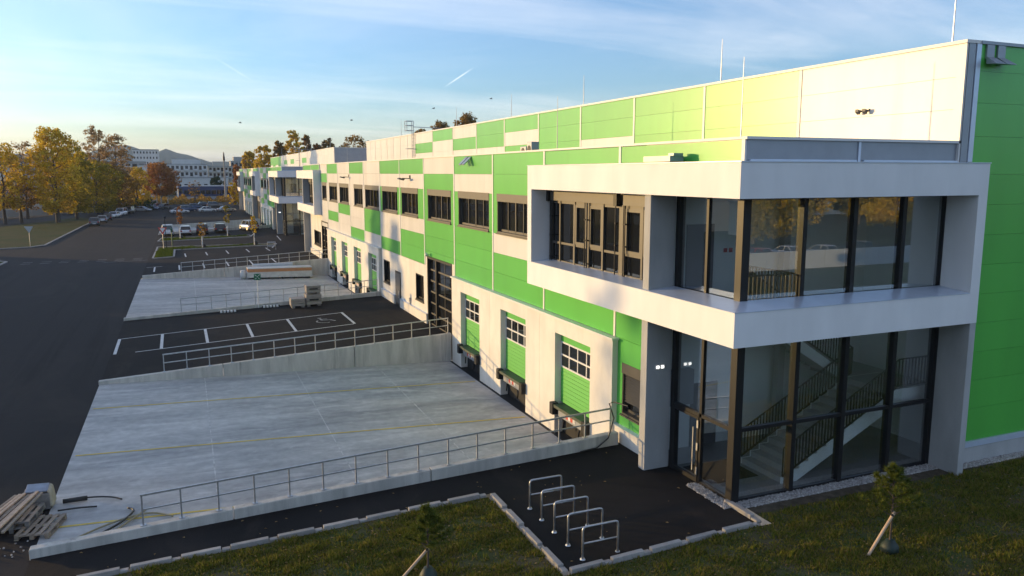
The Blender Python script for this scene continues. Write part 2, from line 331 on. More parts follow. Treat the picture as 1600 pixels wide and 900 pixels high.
# entrance path and forecourt
b = MB(); patch(b, -16.72, -5.42, 3.40, 5.06, 0.0); patch(b, -5.42, -.75, -1.22, 5.06, 0.0); patch(b, -.75, -.02, -1.22, 5.6, 0.0); struct(b, 'footpath', 'asphalt')
sloped('parking_yard', 'asphalt', -16.72, 0.0, 22.1, 37.85)
sloped('parking_ground', 'asphalt', -16.72, 0.3, 59.4, 112.0); sloped('far_yard', 'asphalt', -16.72, 0.3, 130.0, 232.0)
b = MB(); b.poly([(0.3, 75.2, 0), (60, 75.2, 0), (60, 95.4, 0), (0.3, 95.4, 0)]); struct(b, 'courtyard', 'asphalt')
b = MB(); b.poly([(0.3, 182, -.01), (60, 182, -.01), (60, 232, -.01), (0.3, 232, -.01)]); struct(b, 'rear_ground', 'far_ground')
def concrete_yard(y0, y1):
    b = MB(); zl, zr = -0.605, -1.06
    b.poly([(-16.72, y0, zl), (-0.62, y0, zr), (-0.62, y1, zr), (-16.72, y1, zl)]); y = struct(b, 'concrete_yard', 'yard_concrete')
    b = MB(); b.poly([(-0.63, y0, zr - .03), (0, y0, zr - .03), (0, y1, zr - .03), (-0.63, y1, zr - .03)]); b.build('drain_strip', 'rubber', y)
    zz = lambda x: zl + (zr - zl) * (x + 16.72) / 16.10
    for x in (-12.42, -8.36, -4.45):
        b = MB(); b.poly([(x - .02, y0 + .1, zz(x) + .004), (x + .02, y0 + .1, zz(x) + .004), (x + .02, y1 - .1, zz(x) + .004), (x - .02, y1 - .1, zz(x) + .004)]); b.build('slab_joint', 'joint_seal', y)
    return y, zz
Y1, zz1 = concrete_yard(5.22, 21.9); Y2, zz2 = concrete_yard(38.1, 59.1); Y3, zz3 = concrete_yard(112.0, 130.0)
def strip(parent, zz, x0, y0, x1, y1, w, m, name, dz=0.008):
    d = Vector((x1 - x0, y1 - y0, 0)).normalized(); n = Vector((-d.y, d.x, 0)) * w / 2; b = MB()
    b.poly([(x0 - n.x, y0 - n.y, zz(x0) + dz), (x0 + n.x, y0 + n.y, zz(x0) + dz), (x1 + n.x, y1 + n.y, zz(x1) + dz), (x1 - n.x, y1 - n.y, zz(x1) + dz)])
    return b.build(name, m, parent)
for a, c in ((12.45, 11.75), (18.0, 17.55), (6.75, 6.05)): strip(Y1, zz1, -16.6, a, -0.75, c, 0.10, 'yellow_paint', 'yellow_line')
# parking bays in the middle yard
PK = bpy.data.objects['parking_yard']
gx = lambda x: g(x)
strip(PK, gx, -16.5, 31.9, -4.0, 32.9, .10, 'white_paint', 'bay_line'); strip(PK, gx, -15.6, 27.9, -4.1, 28.9, .10, 'white_paint', 'bay_line')
for x, y in ((-16.55, 27.9), (-14.37, 28.05), (-12.1, 28.25), (-9.77, 28.45), (-7.42, 28.65), (-4.05, 28.95)): strip(PK, gx, x, y, x - .03, y + 4.0, .15, 'white_paint', 'bay_line', .012)
b = MB()                                     # wheelchair symbol: head, body and wheel
cx, cy = -5.7, 30.9
for p, q in (((.05, .65), (.1, .1)), ((.1, .1), (.55, .05)), ((.55, .05), (.8, -.45)), ((.08, .45), (.45, .4))):
    d = (Vector(q) - Vector(p)).normalized(); n = Vector((-d.y, d.x)) * .06
    b.poly([(cx + (w[0]) * 1.0, cy + w[1], g(cx + w[0]) + .014) for w in ((p[0] - n.x, p[1] - n.y), (p[0] + n.x, p[1] + n.y), (q[0] + n.x, q[1] + n.y), (q[0] - n.x, q[1] - n.y))])
for k in range(12):
    a0, a1 = math.pi * (.75 + 1.25 * k / 12), math.pi * (.75 + 1.25 * (k + 1) / 12)
    b.poly([(cx + .2 + r * math.cos(a), cy - .25 + r * math.sin(a), g(cx) + .016) for r, a in ((.42, a0), (.52, a0), (.52, a1), (.42, a1))])
b.poly([(cx + .05 + .13 * math.cos(a), cy + .85 + .13 * math.sin(a), g(cx) + .016) for a in np.linspace(0, 2 * math.pi, 11)[:-1]])
b.build('wheelchair_symbol', 'worn_paint', PK)
# parking bays in the next asphalt yard, and road dashes
PG = bpy.data.objects['parking_ground']
for i, x in enumerate((-15.8, -13.6, -11.4, -9.2, -7.0, -4.8)):
    if i: strip(PG, gx, x + .6, 75.5, x + .5, 79.3, .14, 'white_paint', 'bay_line', .012)
    strip(PG, gx, x, 63.5, x - .05, 67.5, .14, 'white_paint', 'bay_line', .012)
strip(PG, gx, -16.6, 67.6, -15.2, 67.7, .10, 'white_paint', 'bay_line', .014)
strip(PG, gx, -3.6, 79.0, -2.6, 84.0, .16, 'white_paint', 'bay_line', .012); strip(PG, gx, -4.6, 97.5, -4.0, 101.0, .16, 'white_paint', 'bay_line', .012)
strip(PG, gx, -1.6, 88.0, -1.3, 95.5, .12, 'white_paint', 'bay_line', .012)
RD = bpy.data.objects['road']; rz = lambda x: -.62
for k in range(7):
    for dy in (0.0, 1.5): strip(RD, rz, -28.6 + k * 1.72, 76.0 + dy, -27.7 + k * 1.72, 76.0 + dy, .16, 'worn_paint', 'road_dash')
strip(RD, rz, -21, 74.4, -16.8, 75.2, .10, 'worn_paint', 'road_dash', .012)
# left-hand verge, traffic island and service road
def verge(name, pts, z, m): b = MB(); b.poly([(x, y, z) for x, y in pts]); return struct(b, name, m)
VG = verge('verge', [(-62, 95.6), (-33.5, 95.6), (-31.0, 96.6), (-29.7, 99.0), (-29.4, 139), (-28.9, 156), (-33.2, 168), (-42.5, 139), (-62, 118)], -.54, 'verge_grass')
IS = verge('traffic_island', [(-62, 72.5), (-32, 72.8), (-30.4, 75.5), (-30.3, 78.5), (-32, 80.5), (-62, 81)], -.54, 'verge_grass')
def kerb_path(parent, pts, w, z0, z1, step=1.0, gap=.02, name='kerb_stone', m='kerb_concrete'):
    for i in range(len(pts) - 1):
        p, q = Vector(pts[i]), Vector(pts[i + 1]); L = (q - p).length; n = max(1, round(L / step)); d = (q - p) / n; u = d.normalized()
        for k in range(n):
            a, c = p + d * k + u * gap / 2, p + d * (k + 1) - u * gap / 2; r = Vector((-u.y, u.x)) * w / 2; bb = MB()
            za, zc_ = g(a.x), g(c.x)
            bb.hexa([(a.x - r.x, a.y - r.y, za + z0), (a.x + r.x, a.y + r.y, za + z0), (c.x + r.x, c.y + r.y, zc_ + z0), (c.x - r.x, c.y - r.y, zc_ + z0),
                     (a.x - r.x, a.y - r.y, za + z1), (a.x + r.x, a.y + r.y, za + z1), (c.x + r.x, c.y + r.y, zc_ + z1), (c.x - r.x, c.y - r.y, zc_ + z1)])
            bb.build(name, m, parent)
kerb_path(VG, [(-40, 95.5), (-33.5, 95.5), (-30.95, 96.5), (-29.6, 99), (-29.3, 139), (-28.8, 156)], .22, -.1, .09, 4.0)
kerb_path(IS, [(-40, 72.4), (-32, 72.7), (-30.3, 75.5), (-30.2, 78.5), (-32, 80.6), (-40, 81)], .22, -.1, .09, 3.0)
# lawns beside the camera
def lawn_z(x, y):
    base = g(x); t = max(0.0, min(1.0, (-12 - y) / 18.0)); return base * (1 - t) + ZG * t + .02 * math.sin(x * 1.3) * math.cos(y * 1.7) - .005
def lawn(name, x0, x1, y0, y1): return sheet(name, 'lawn_soil', x0, x1, y0, y1, lawn_z, max(2, int((x1 - x0) / .8)), max(2, int((y1 - y0) / .8)))
LA = lawn('lawn', -16.7, -5.62, -42, 3.26); LB = lawn('lawn', -5.62, 0.15, -42, -1.36); LC = lawn('lawn', 0.15, 60, -42, -0.72)
# forecourt kerbs: long stones with short low stones between them
def kerb_run(p, q, n, parent, w=.14):
    p, q = Vector(p), Vector(q); d = (q - p) / n; u = d.normalized(); r = Vector((-u.y, u.x)) * w / 2
    for k in range(n):
        for lo, hi, top, nm in ((0.02, .82, .11, 'kerb_stone'), (.83, 1.0, .055, 'low_kerb_stone')):
            jj = random.uniform(-.012, .012)
            a, c = p + d * (k + lo), p + d * (k + hi); bb = MB(); z = lambda v: g(v.x) + jj * .5
            bb.hexa([(a.x - r.x + jj * u.y, a.y - r.y, z(a) - .2), (a.x + r.x, a.y + r.y, z(a) - .2), (c.x + r.x, c.y + r.y, z(c) - .2), (c.x - r.x, c.y - r.y, z(c) - .2),
                     (a.x - r.x + jj, a.y - r.y, z(a) + top), (a.x + r.x + jj, a.y + r.y, z(a) + top), (c.x + r.x + jj, c.y + r.y, z(c) + top), (c.x - r.x + jj, c.y - r.y, z(c) + top)])
            bb.build(nm, 'kerb_concrete', parent, bevel=.012)
KB = thing('kerb', None, None, (-5.5, 3.3, 0)); KB['kind'] = 'structure'
kerb_run((-16.7, 3.33), (-5.65, 3.33), 10, KB); kerb_run((-5.52, 3.2), (-5.52, -1.25), 4, KB); kerb_run((-5.42, -1.29), (-.25, -1.29), 5, KB)
kerb_run((-.12, .1), (-.12, -1.2), 1, KB)
# ------------------------------------------------------------------ retaining walls and railings
def retaining_wall(label, y, x0, x1, zt0, zt1, joints, w=.26, zb=-1.4):
    t = thing('retaining_wall', label, 'wall', (x0, y, g(x0)), 'retaining walls beside the ramps')
    xs = [x0] + joints + [x1]; zt = lambda x: zt0 + (zt1 - zt0) * (x - x0) / (x1 - x0)
    for i in range(len(xs) - 1):
        a, c = xs[i] + (.012 if i else 0), xs[i + 1] - (.012 if i < len(xs) - 2 else 0)
        b = MB(); b.hexa([(a, y - w / 2, zb), (c, y - w / 2, zb), (c, y + w / 2, zb), (a, y + w / 2, zb), (a, y - w / 2, zt(a)), (c, y - w / 2, zt(c)), (c, y + w / 2, zt(c)), (a, y + w / 2, zt(a))])
        b.build('wall_element', 'wall_concrete', t, bevel=.02)
    return zt
def railing(label, y, x0, x1, n, zt, h=.86, m='galvanised'):
    t = thing('railing', label, 'railing', (x0, y, zt(x0)), 'steel railings on the retaining walls')
    for k in range(n + 1):
        x = x0 + (x1 - x0) * k / n; z = zt(x); b = MB(); b.box(x - .02, x + .02, y - .02, y + .02, z - .02, z + h - .02); b.box(x - .07, x + .07, y - .06, y + .06, z + .002, z + .02)
        b.build('post', m, t)
    for f, s in ((1.0, .024), (.52, .018)):
        b = MB(); b.beam((x0 - .03, y, zt(x0) + h * f), (x1 + .03, y, zt(x1) + h * f), s * 2, s * 2); b.build('rail', m, t)
z1 = retaining_wall('low sloping concrete wall between the near loading ramp and the entrance path', 5.13, -16.75, -.47, -.36, .40, [-12.1, -6.7])
railing('long steel railing on the near wall above the entrance path', 5.13, -14.25, -.72, 15, z1, .80)
z2 = retaining_wall('tall streaked concrete wall at the far side of the near loading ramp', 22.0, -16.75, -.47, -.46, .38, [-11.6, -5.5])
railing('steel railing along the wall between near ramp and marked parking bays', 22.0, -14.1, -.62, 14, z2, .80)
z3 = retaining_wall('low concrete wall between the marked parking bays and the second ramp', 37.97, -16.75, -.47, -.42, .30, [-9.0])
railing('thin steel railing behind the stacked grey crates', 37.97, -13.4, -.62, 14, z3, .86)
z4 = retaining_wall('concrete wall at the far side of the second ramp behind the long package', 59.25, -16.6, -.47, -.34, .52, [-9.8])
railing('steel railing above the long package on the second ramp', 59.25, -13.4, -.3, 14, z4, .82)
z5 = retaining_wall('distant concrete wall in front of the row of parked rear-facing cars', 112.0, -16.6, -.47, -.30, .52, [-8.0])
railing('distant railing at the right of the parked cars', 112.0, -7.5, -.4, 7, z5, .86)
z6 = retaining_wall('farthest concrete wall below the cars parked at the end of the yard', 130.0, -16.6, -.47, -.34, .52, [-8.0])

# ------------------------------------------------------------------ the halls
FX, HXF = -0.25, 6.90                        # office facade plane, hall facade plane
ROWS = [3.38, 4.24, 5.10, 5.96, 6.82, 7.68, 8.54, 9.40]; HR = [9.46, 10.33, 11.20, 12.07]
PITCHY = 5.36
GW = {'G': 'green_panel', 'W': 'white_panel'}
def P(parent, name, m, *bx, bevel=0.0):
    b = MB(); b.box(*bx); return b.build(name, m, parent, bevel=bevel)
def panel(parent, c, x, y0, y1, z0, z1, t=.10): return P(parent, 'panel', GW[c], x, x + t, y0, y1, z0 + .004, z1 - .004)
def window(parent, y0, y1, z0=6.0, z1=7.70, n=4, shutter=True, x=FX, fm='bronze_frame', glass='dark_glass'):
    b = MB(); xr = x + .20; zs = z1 - .33 if shutter else z1     # deep lining of the opening, frame bars set back in it
    b.box(x + .01, xr + .05, y0, y0 + .05, z0, z1); b.box(x + .01, xr + .05, y1 - .05, y1, z0, z1); b.box(x + .01, xr + .05, y0 + .05, y1 - .05, z1 - .05, z1 - .002); b.box(x - .03, xr + .05, y0 + .05, y1 - .05, z0, z0 + .07)
    for k in range(n + 1):
        yy = y0 + .08 + (y1 - y0 - .16) * k / n; w = .035 if k in (0, n // 2, n) else .022
        b.box(xr - .05, xr + .02, yy - w, yy + w, z0 + .07, zs)
    b.box(xr - .05, xr + .018, y0 + .05, y1 - .05, z0 + .071, z0 + .16)
    w = b.build('window', fm, parent)
    for k in range(n):
        a = y0 + .08 + (y1 - y0 - .16) * k / n; c = y0 + .08 + (y1 - y0 - .16) * (k + 1) / n; bb = MB()
        bb.box(xr, xr + .012, a + .02, c - .02, z0 + .15, zs); bb.build('pane', glass, w)
    if shutter: bb = MB(); bb.box(x - .02, xr - .02, y0 - .01, y1 + .01, zs, z1 + .004); bb.build('shutter_box', 'bronze_frame', w)
    bb = MB(); bb.box(x - .07, xr, y0 - .03, y1 + .03, z0 - .05, z0 - .004); bb.build('sill', 'bronze_frame', w)
    return w
def bay(parent, y0, y1, code, win=None, nwin=4, zlow=None, holes=None):
    """code: colours of rows 0-2, window surround, rows 5-6 from bottom to top"""
    a, c = y0 + .05, y1 - .05
    for k, r in ((0, 0), (1, 1), (2, 2), (4, 5), (5, 6)):
        z0, z1_ = ROWS[r], ROWS[r + 1]
        if r == 0 and zlow: z0 = zlow
        if r == 0 and z0 >= z1_: continue
        panel(parent, code[k], FX, a, c, z0, z1_)
    s = code[3]
    if win:
        w0, w1 = win
        if w0 - a > .04: panel(parent, s, FX, a, w0, ROWS[3], ROWS[5])
        if c - w1 > .04: panel(parent, s, FX, w1, c, ROWS[3], ROWS[5])
        window(parent, w0, w1, n=nwin)
    else:
        panel(parent, s, FX, a, c, ROWS[3], ROWS[4]); panel(parent, s, FX, a, c, ROWS[4], ROWS[5])
def seam(parent, y, z0, z1, x=FX, m='white_trim', w=.055): P(parent, 'seam_trim', m, x - .022, x + .09, y - w, y + w, z0, z1)
def floodlight(parent, x, y, z, s=1.0):
    b = MB(); b.beam((x, y, z), (x - .35 * s, y, z + .02), .05, .05); b.hexa([(x - .30 * s, y - .16 * s, z - .10), (x - .55 * s, y - .16 * s, z - .02), (x - .55 * s, y + .16 * s, z - .02), (x - .30 * s, y + .16 * s, z - .10),
        (x - .26 * s, y - .16 * s, z - .02), (x - .52 * s, y - .16 * s, z + .06), (x - .52 * s, y + .16 * s, z + .06), (x - .26 * s, y + .16 * s, z - .02)])
    b.tube([(x - .02, y - .12 * s, z), (x - .02, y - .12 * s, z + .16 * s)], .05 * s, 8); b.build('floodlight', 'bronze_frame', parent)
def dock_block(parent, ya, yb, doors, zt=3.30):
    X, xb = -.45, -.05
    cuts = [ya] + [(doors[i][1] + doors[i + 1][0]) / 2 for i in range(len(doors) - 1)] + [yb]
    for i, (d0, d1) in enumerate(doors):
        c0, c1 = cuts[i] + .008, cuts[i + 1] - .008; b = MB(); zo, zc2 = .10, 2.76
        b.box(X, xb, c0, d0, -1.4, zt); b.box(X, xb, d1, c1, -1.4, zt); b.box(X, xb, d0, d1, zc2, zt)
        b.build('wall_panel', 'cream_concrete', parent)
        # leveller: deck, cheeks, bumpers, hazard board
        lv = P(parent, 'dock_leveller', 'steel_green', X - .16, xb, d0 + .22, d1 - .22, -.02, .09)
        bb = MB(); bb.box(X - .02, xb, d0 + .35, d1 - .35, -.34, -.025); bb.build('leveller_frame', 'grey_metal', lv)
        bb = MB(); bb.box(xb - .06, xb, d0, d1, -1.4, -.025); bb.build('pit_wall', 'dark_void', lv)
        for y in (d0 - .04, d1 - .24): bb = MB(); bb.box(X - .20, X + .05, y, y + .28, -.32, .13); bb.build('bumper', 'rubber', lv, bevel=.02)
        for k in range(4):
            bb = MB(); ym = (d0 + d1) / 2 - .36 + k * .18; bb.box(X - .032, X - .021, ym, ym + .175, -.26, -.12); bb.build('hazard_board', 'red_paint' if k % 2 else 'white_paint', lv)
        bb = MB(); [bb.beam((X - .06, d0 + .6 + k * 1.2, -.36), (X - .03, d0 + .75 + k * 1.2, -.7), .05, .05) for k in (0, 1)]; bb.build('strut', 'black_frame', lv)
        # sectional door
        xd = -.17; dr = P(parent, 'dock_door', 'door_green', xd, xd + .06, d0, d1, zo, zc2)
        zr = [.10, .56, 1.02, 1.46]
        for k in range(3):
            for j in range(3):
                za = zr[k] + (zr[k + 1] - zr[k]) * j / 3; zb2 = zr[k] + (zr[k + 1] - zr[k]) * (j + 1) / 3
                bb = MB(); bb.hexa([(xd - .035, d0 + .02, za + .012), (xd - .001, d0 + .02, za + .012), (xd - .001, d1 - .02, za + .012), (xd - .035, d1 - .02, za + .012),
                                    (xd - .022, d0 + .02, zb2 - .004), (xd - .001, d0 + .02, zb2 - .004), (xd - .001, d1 - .02, zb2 - .004), (xd - .022, d1 - .02, zb2 - .004)]); bb.build('door_slat', 'door_green', dr)
        bb = MB(); bb.box(xd - .03, xd - .001, d0 + .02, d1 - .02, 2.42, 2.75); bb.build('top_section', 'door_green', dr)
        bb = MB(); zf = [1.48, 1.93, 2.40]
        for z in zf: bb.box(xd - .045, xd - .002, d0 + .02, d1 - .02, z - .03, z + .03)
        for k in range(5): yy = d0 + .04 + (d1 - d0 - .08) * k / 4; [bb.box(xd - .043, xd - .003, yy - .025, yy + .025, zf[j] + .03, zf[j + 1] - .03) for j in (0, 1)]
        bb.build('glazing_bars', 'white_trim', dr)
        for k in range(4):
            for j in (0, 1):
                a = d0 + .04 + (d1 - d0 - .08) * k / 4 + .025; c = d0 + .04 + (d1 - d0 - .08) * (k + 1) / 4 - .025
                bb = MB(); bb.box(xd - .018, xd - .004, a, c, zf[j] + .03, zf[j + 1] - .03); bb.build('pane', 'dark_glass', dr)
    P(parent, 'ledge_cap', 'white_trim', X - .06, FX + .02, ya - .06, yb + .06, zt + .002, zt + .07)
def plinth(parent, y0, y1, zt=.52):
    b = MB(); b.box(-.36, -.05, y0, y1, -.6, zt); b.build('plinth', 'cream_concrete', parent)
    b = MB(); b.hexa([(-.39, y0, zt + .002), (-.2, y0, zt + .03), (-.2, y1, zt + .03), (-.39, y1, zt + .002), (-.39, y0, zt + .02), (-.2, y0, zt + .05), (-.2, y1, zt + .05), (-.39, y1, zt + .02)]); b.build('plinth_flashing', 'sill_metal', parent)
def side_door(parent, y0, y1, zb=.0, zt=2.25, name='side_door'):
    d = P(parent, name, 'black_frame', FX - .02, FX + .12, y0, y1, zb, zt)
    b = MB(); b.box(FX - .035, FX - .021, y0 + .12, y1 - .12, zb + .15, zt - .12); b.build('door_leaf', 'interior_door', d)
    b = MB(); b.beam((FX - .08, y0 + .22, zb + 1.0), (FX - .08, y0 + .36, zb + 1.0), .03, .03); b.build('handle', 'galvanised', d)
def gate_door(parent, y0, y1, zb, zt):
    d = thing('sectional_gate', None, None, (0, 0, 0)); d.parent = parent; d.location = -Vector(ORG[parent.name]); ORG[d.name] = (0, 0, 0)
    b = MB(); x = FX
    b.box(x - .02, x + .24, y1 - .14, y1, zb, zt); b.box(x - .02, x + .24, y0, y0 + .10, zb, zt); b.box(x - .02, x + .24, y0 + .10, y1 - .14, zt - .12, zt)
    b.box(x + .02, x + .22, y1 - 1.62, y1 - 1.42, zb, zt - .12); b.build('gate_frame', 'black_frame', d)
    zr = np.linspace(zb, zt - .12, 7)
    for k in range(6):
        bb = MB(); bb.box(x + .13, x + .17, y0 + .10, y1 - 1.62, zr[k] - .045, zr[k] + .045); bb.box(x + .13, x + .17, y1 - 1.42, y1 - .14, zr[k] - .045, zr[k] + .045); bb.build('gate_rail', 'bronze_frame', d)
        for a, c in ((y0 + .10, y0 + 1.63), (y0 + 1.67, y1 - 1.62), (y1 - 1.42, y1 - .14)):
            bb = MB(); bb.box(x + .145, x + .16, a, c, zr[k] + .046, zr[k + 1] - .046); bb.build('pane', 'dark_glass', d)
    b = MB(); b.box(x + .125, x + .18, y0 + 1.63, y0 + 1.67, zb, zt - .12); b.build('gate_mullion', 'bronze_frame', d)

def corner_unit(parent, Y0, s, full=True):
    """projecting white frame with corner glazing; local y grows along the facade away from the glazed end"""
    yy = lambda y: Y0 + s * y
    def bx(b, x0, x1, y0, y1, z0, z1): b.box(x0, x1, yy(y0), yy(y1), z0, z1); return b
    for nm, z0, z1_ in (('upper_band', 8.0, 8.85), ('lower_band', 4.45, 5.3)):
        b = MB(); bx(b, -.97, .06, -1.0, 11.1, z0, z1_); bx(b, .06, 7.4, -1.0, .06, z0, z1_); b.build(nm, 'white_render', parent)
    b = MB(); bx(b, -.97, -.05, 10.75, 11.1, 5.3, 8.0); b.build('end_frame', 'white_render', parent); b = MB(); bx(b, 7.05, 7.4, -1.0, -.02, 5.3, 8.0); b.build('end_frame', 'white_render', parent)
    b = MB(); b.hexa([(-.985, yy(-1.015), 5.302), (-.05, yy(-.05), 5.302), (-.05, yy(10.74), 5.302), (-.985, yy(10.74), 5.302), (-.985, yy(-1.015), 5.315), (-.05, yy(-.05), 5.40), (-.05, yy(10.74), 5.40), (-.985, yy(10.74), 5.315)])
    b.hexa([(-.985, yy(-1.015), 5.302), (7.04, yy(-1.015), 5.302), (7.04, yy(-.05), 5.302), (-.05, yy(-.05), 5.302), (-.985, yy(-1.015), 5.315), (7.04, yy(-1.015), 5.315), (7.04, yy(-.05), 5.40), (-.05, yy(-.05), 5.40)]); b.build('sill_sheet', 'sill_metal', parent)
    b = MB(); bx(b, -.99, -.3, -1.02, 11.12, 8.852, 8.875); bx(b, -.3, 7.42, -1.02, -.35, 8.852, 8.875); b.build('coping', 'sill_metal', parent)
    b = MB(); bx(b, -.90, -.06, 2.83, 3.15, -.1, 4.45); bx(b, -.90, -.06, 2.83, 3.15, 5.32, 8.0); b.build('fin_column', 'fair_concrete', parent, bevel=.015)
    b = MB(); bx(b, 7.16, 7.40, -1.0, -.02, -.1, 4.45); b.build('fin_column', 'fair_concrete', parent, bevel=.015)
    # roof storey above the frame
    P(parent, 'parapet', 'grey_metal', -.27, 6.94, yy(-.33), yy(4.1), 8.86, 9.40); P(parent, 'parapet_cap', 'white_trim', -.34, 6.96, yy(-.40), yy(4.1), 9.402, 9.47)
    b = MB(); bx(b, 3.28, 3.36, -.36, -.335, 8.88, 9.39); bx(b, -.2, 3.2, -.40, -.34, 8.88, 8.93); bx(b, 3.45, 6.9, -.40, -.34, 8.88, 8.93); b.build('parapet_strip', 'sill_metal', parent)
    for k in range(2): panel(parent, 'G', -.31, yy(-.18 if k == 0 else 5.6), yy(5.45 if k == 0 else 10.95), 8.90, 9.39, .06)
    for y in (-.26, 5.52, 11.03): P(parent, 'seam_trim', 'white_trim', -.33, -.24, yy(y - .06), yy(y + .06), 8.88, 9.40)
    P(parent, 'parapet_core', 'white_panel', -.25, .3, yy(4.1), yy(11.1), 8.86, 9.39); P(parent, 'parapet_cap', 'white_trim', -.34, .3, yy(4.1), yy(11.1), 9.402, 9.468)
    # glazing: posts, rails and panes on both faces, two storeys
    xs = [0.10, 1.93, 3.66, 5.46, 7.16]; fr = MB()
    for z0, z1_ in ((0.0, 4.45), (5.3, 8.0)):
        bx(fr, -.10, .14, -.10, .14, z0, z1_)
        for x in xs[1:]: bx(fr, x - .07, x + .07, -.06, .16, z0, z1_)
        bx(fr, 7.02, 7.15, -.05, .15, z0, z1_); bx(fr, -.05, .15, 2.66, 2.82, z0, z1_)
        bx(fr, -.04, .06, 1.36, 1.46, z0, z1_)
        bx(fr, .14, 7.0, -.03, .10, z0, z0 + .08); bx(fr, -.03, .10, .14, 2.66, z0, z0 + .08); bx(fr, .14, 7.0, -.03, .10, z1_ - .06, z1_); bx(fr, -.03, .10, .14, 2.66, z1_ - .06, z1_)
    bx(fr, .14, 7.02, -.04, .09, 1.92, 2.02); bx(fr, -.04, .09, .14, 2.66, 1.92, 2.02)
    gf = fr.build('glazing_frame', 'black_frame', parent)
    for z0, z1_ in ((.06, 1.92), (2.02, 4.42), (5.36, 7.96)):
        for i in range(4):
            bb = MB(); bx(bb, xs[i] + .06, xs[i + 1] - .06, .01, .022, z0, z1_); bb.build('pane', 'clear_glass', gf)
        for a, c in ((.13, 1.37), (1.45, 2.67)):
            bb = MB(); bx(bb, .01, .022, a, c, z0, z1_); bb.build('pane', 'clear_glass', gf)
    # entrance door leaf
    b = MB(); bx(b, -.06, 0.0, 1.46, 1.54, .02, 1.92); bx(b, -.06, 0.0, 2.58, 2.66, .02, 1.92); bx(b, -.06, 0.0, 1.54, 2.58, .02, .14); bx(b, -.06, 0.0, 1.54, 2.58, 1.84, 1.92); ed = b.build('entrance_door', 'black_frame', parent)
    b = MB(); bx(b, -.12, -.09, 1.60, 1.63, .35, 1.6); b.build('handle', 'galvanised', ed)
    for z in (.25, .95, 1.6): bb = MB(); bx(bb, -.085, -.061, 1.44, 1.50, z, z + .22); bb.build('hinge', 'galvanised', ed)
    b = MB(); bx(b, -.62, -.30, 2.80, 2.828, 3.0, 3.13); wlp = b.build('wall_lamp', 'white_trim', parent)
    for x in (-.54, -.38): bb = MB(); bx(bb, x - .04, x + .04, 2.785, 2.799, 3.03, 3.10); bb.build('lamp_spot', 'lamp_lit', wlp)
    # foyer shell
    P(parent, 'foyer_floor', 'interior_floor', .0, 8.5, yy(.0), yy(4.0), -.12, .0)
    P(parent, 'foyer_ceiling', 'interior_white', .062, 8.5, yy(.062), yy(4.0), 8.02, 8.84)
    P(parent, 'foyer_wall', 'interior_white', -.02, 8.5, yy(4.0), yy(4.06), 0, 8.3); P(parent, 'foyer_wall', 'interior_white', 8.5, 8.58, yy(-.28), yy(4.06), 0, 8.3)
    P(parent, 'foyer_wall', 'interior_white', -.02, .06, yy(3.16), yy(4.0), 0, 8.0); P(parent, 'foyer_wall', 'interior_white', 7.42, 8.5, yy(-.28), yy(-.22), 0, 8.3)
    # office glazing behind the opening
    b = MB(); X = FX + .05
    for y0, y1 in ((3.2, 5.3), (5.65, 10.74)):
        bx(b, X, X + .07, y0, y1, 6.02, 6.10); bx(b, X, X + .07, y0, y1, 5.32, 5.42); bx(b, X, X + .07, y0, y1, 7.50, 7.60)
    for y, w in ((5.48, .17), (4.30, .05), (6.70, .05), (7.72, .09), (8.72, .06), (9.85, .04), (10.60, .10), (3.25, .05)): bx(b, X - .03, X + .10, y - w, y + w, 5.32, 7.6)
    for a, c in ((4.36, 5.28), (6.76, 7.62), (7.82, 8.65), (3.32, 4.24)):
        for (p, q, r, t) in ((a, a + .09, 6.10, 7.5), (c - .09, c, 6.10, 7.5), (a + .09, c - .09, 6.10, 6.2), (a + .09, c - .09, 7.4, 7.5)): bx(b, X - .02, X + .04, p, q, r, t)
    og = b.build('office_glazing', 'bronze_frame', parent)
    edges = [3.2, 4.30, 5.40, 5.56, 6.70, 7.72, 8.72, 9.85, 10.74]
    for a, c in zip(edges[:-1], edges[1:]):
        if abs(a - 5.40) < .01: continue
        for z0, z1_ in ((5.42, 6.02), (6.10, 7.5)): bb = MB(); bx(bb, X + .045, X + .058, a + .03, c - .03, z0, z1_); bb.build('pane', 'dark_glass', og)
    for a, c in ((5.72, 10.5), (3.2, 5.28)): bb = MB(); bx(bb, X - .12, X + .02, a, c, 7.60, 7.92); bb.build('blind_box', 'bronze_frame', og)
    for y in (10.64, 5.70):
        bb = MB(); bx(bb, X - .17, X - .02, y - .10, y + .10, 7.56, 7.97); bb.build('blind_motor', 'black_frame', og)
    for y in (10.52, 10.40, 7.66, 7.80, 5.76, 5.26, 5.18):
        bb = MB(); bb.tube([(X - .10, yy(y), 5.33), (X - .10, yy(y), 7.6)], .018, 6); [bx(bb, X - .12, X - .03, y - .03, y + .03, z, z + .04) for z in (5.5, 6.3, 7.0)]; bb.build('blind_guide', 'black_frame', og)
    P(parent, 'wall_core', 'white_panel', -.06, .02, yy(4.06), yy(11.1), 3.38, 8.85)
    if not full: return
    b = MB(); bx(b, .3, 1.9, 1.2, 2.6, .001, .015); b.build('door_mat', 'rubber', parent)
    # staircase
    st = thing('staircase', None, None, (0, 0, 0)); st.parent = parent; st.location = -Vector(ORG[parent.name]); ORG[st.name] = (0, 0, 0)
    n1 = 13; x0, x1, zl = 2.1, 6.3, 2.25
    for k in range(n1):
        xa = x0 + (x1 - x0) * k / n1; z = zl * (k + 1) / n1; bb = MB(); bx(bb, xa, xa + (x1 - x0) / n1 + .03, .54, 2.16, z - .17, z); bb.build('step', 'fair_concrete', st)
    n2 = 16; xe, ze = 1.9, 5.05
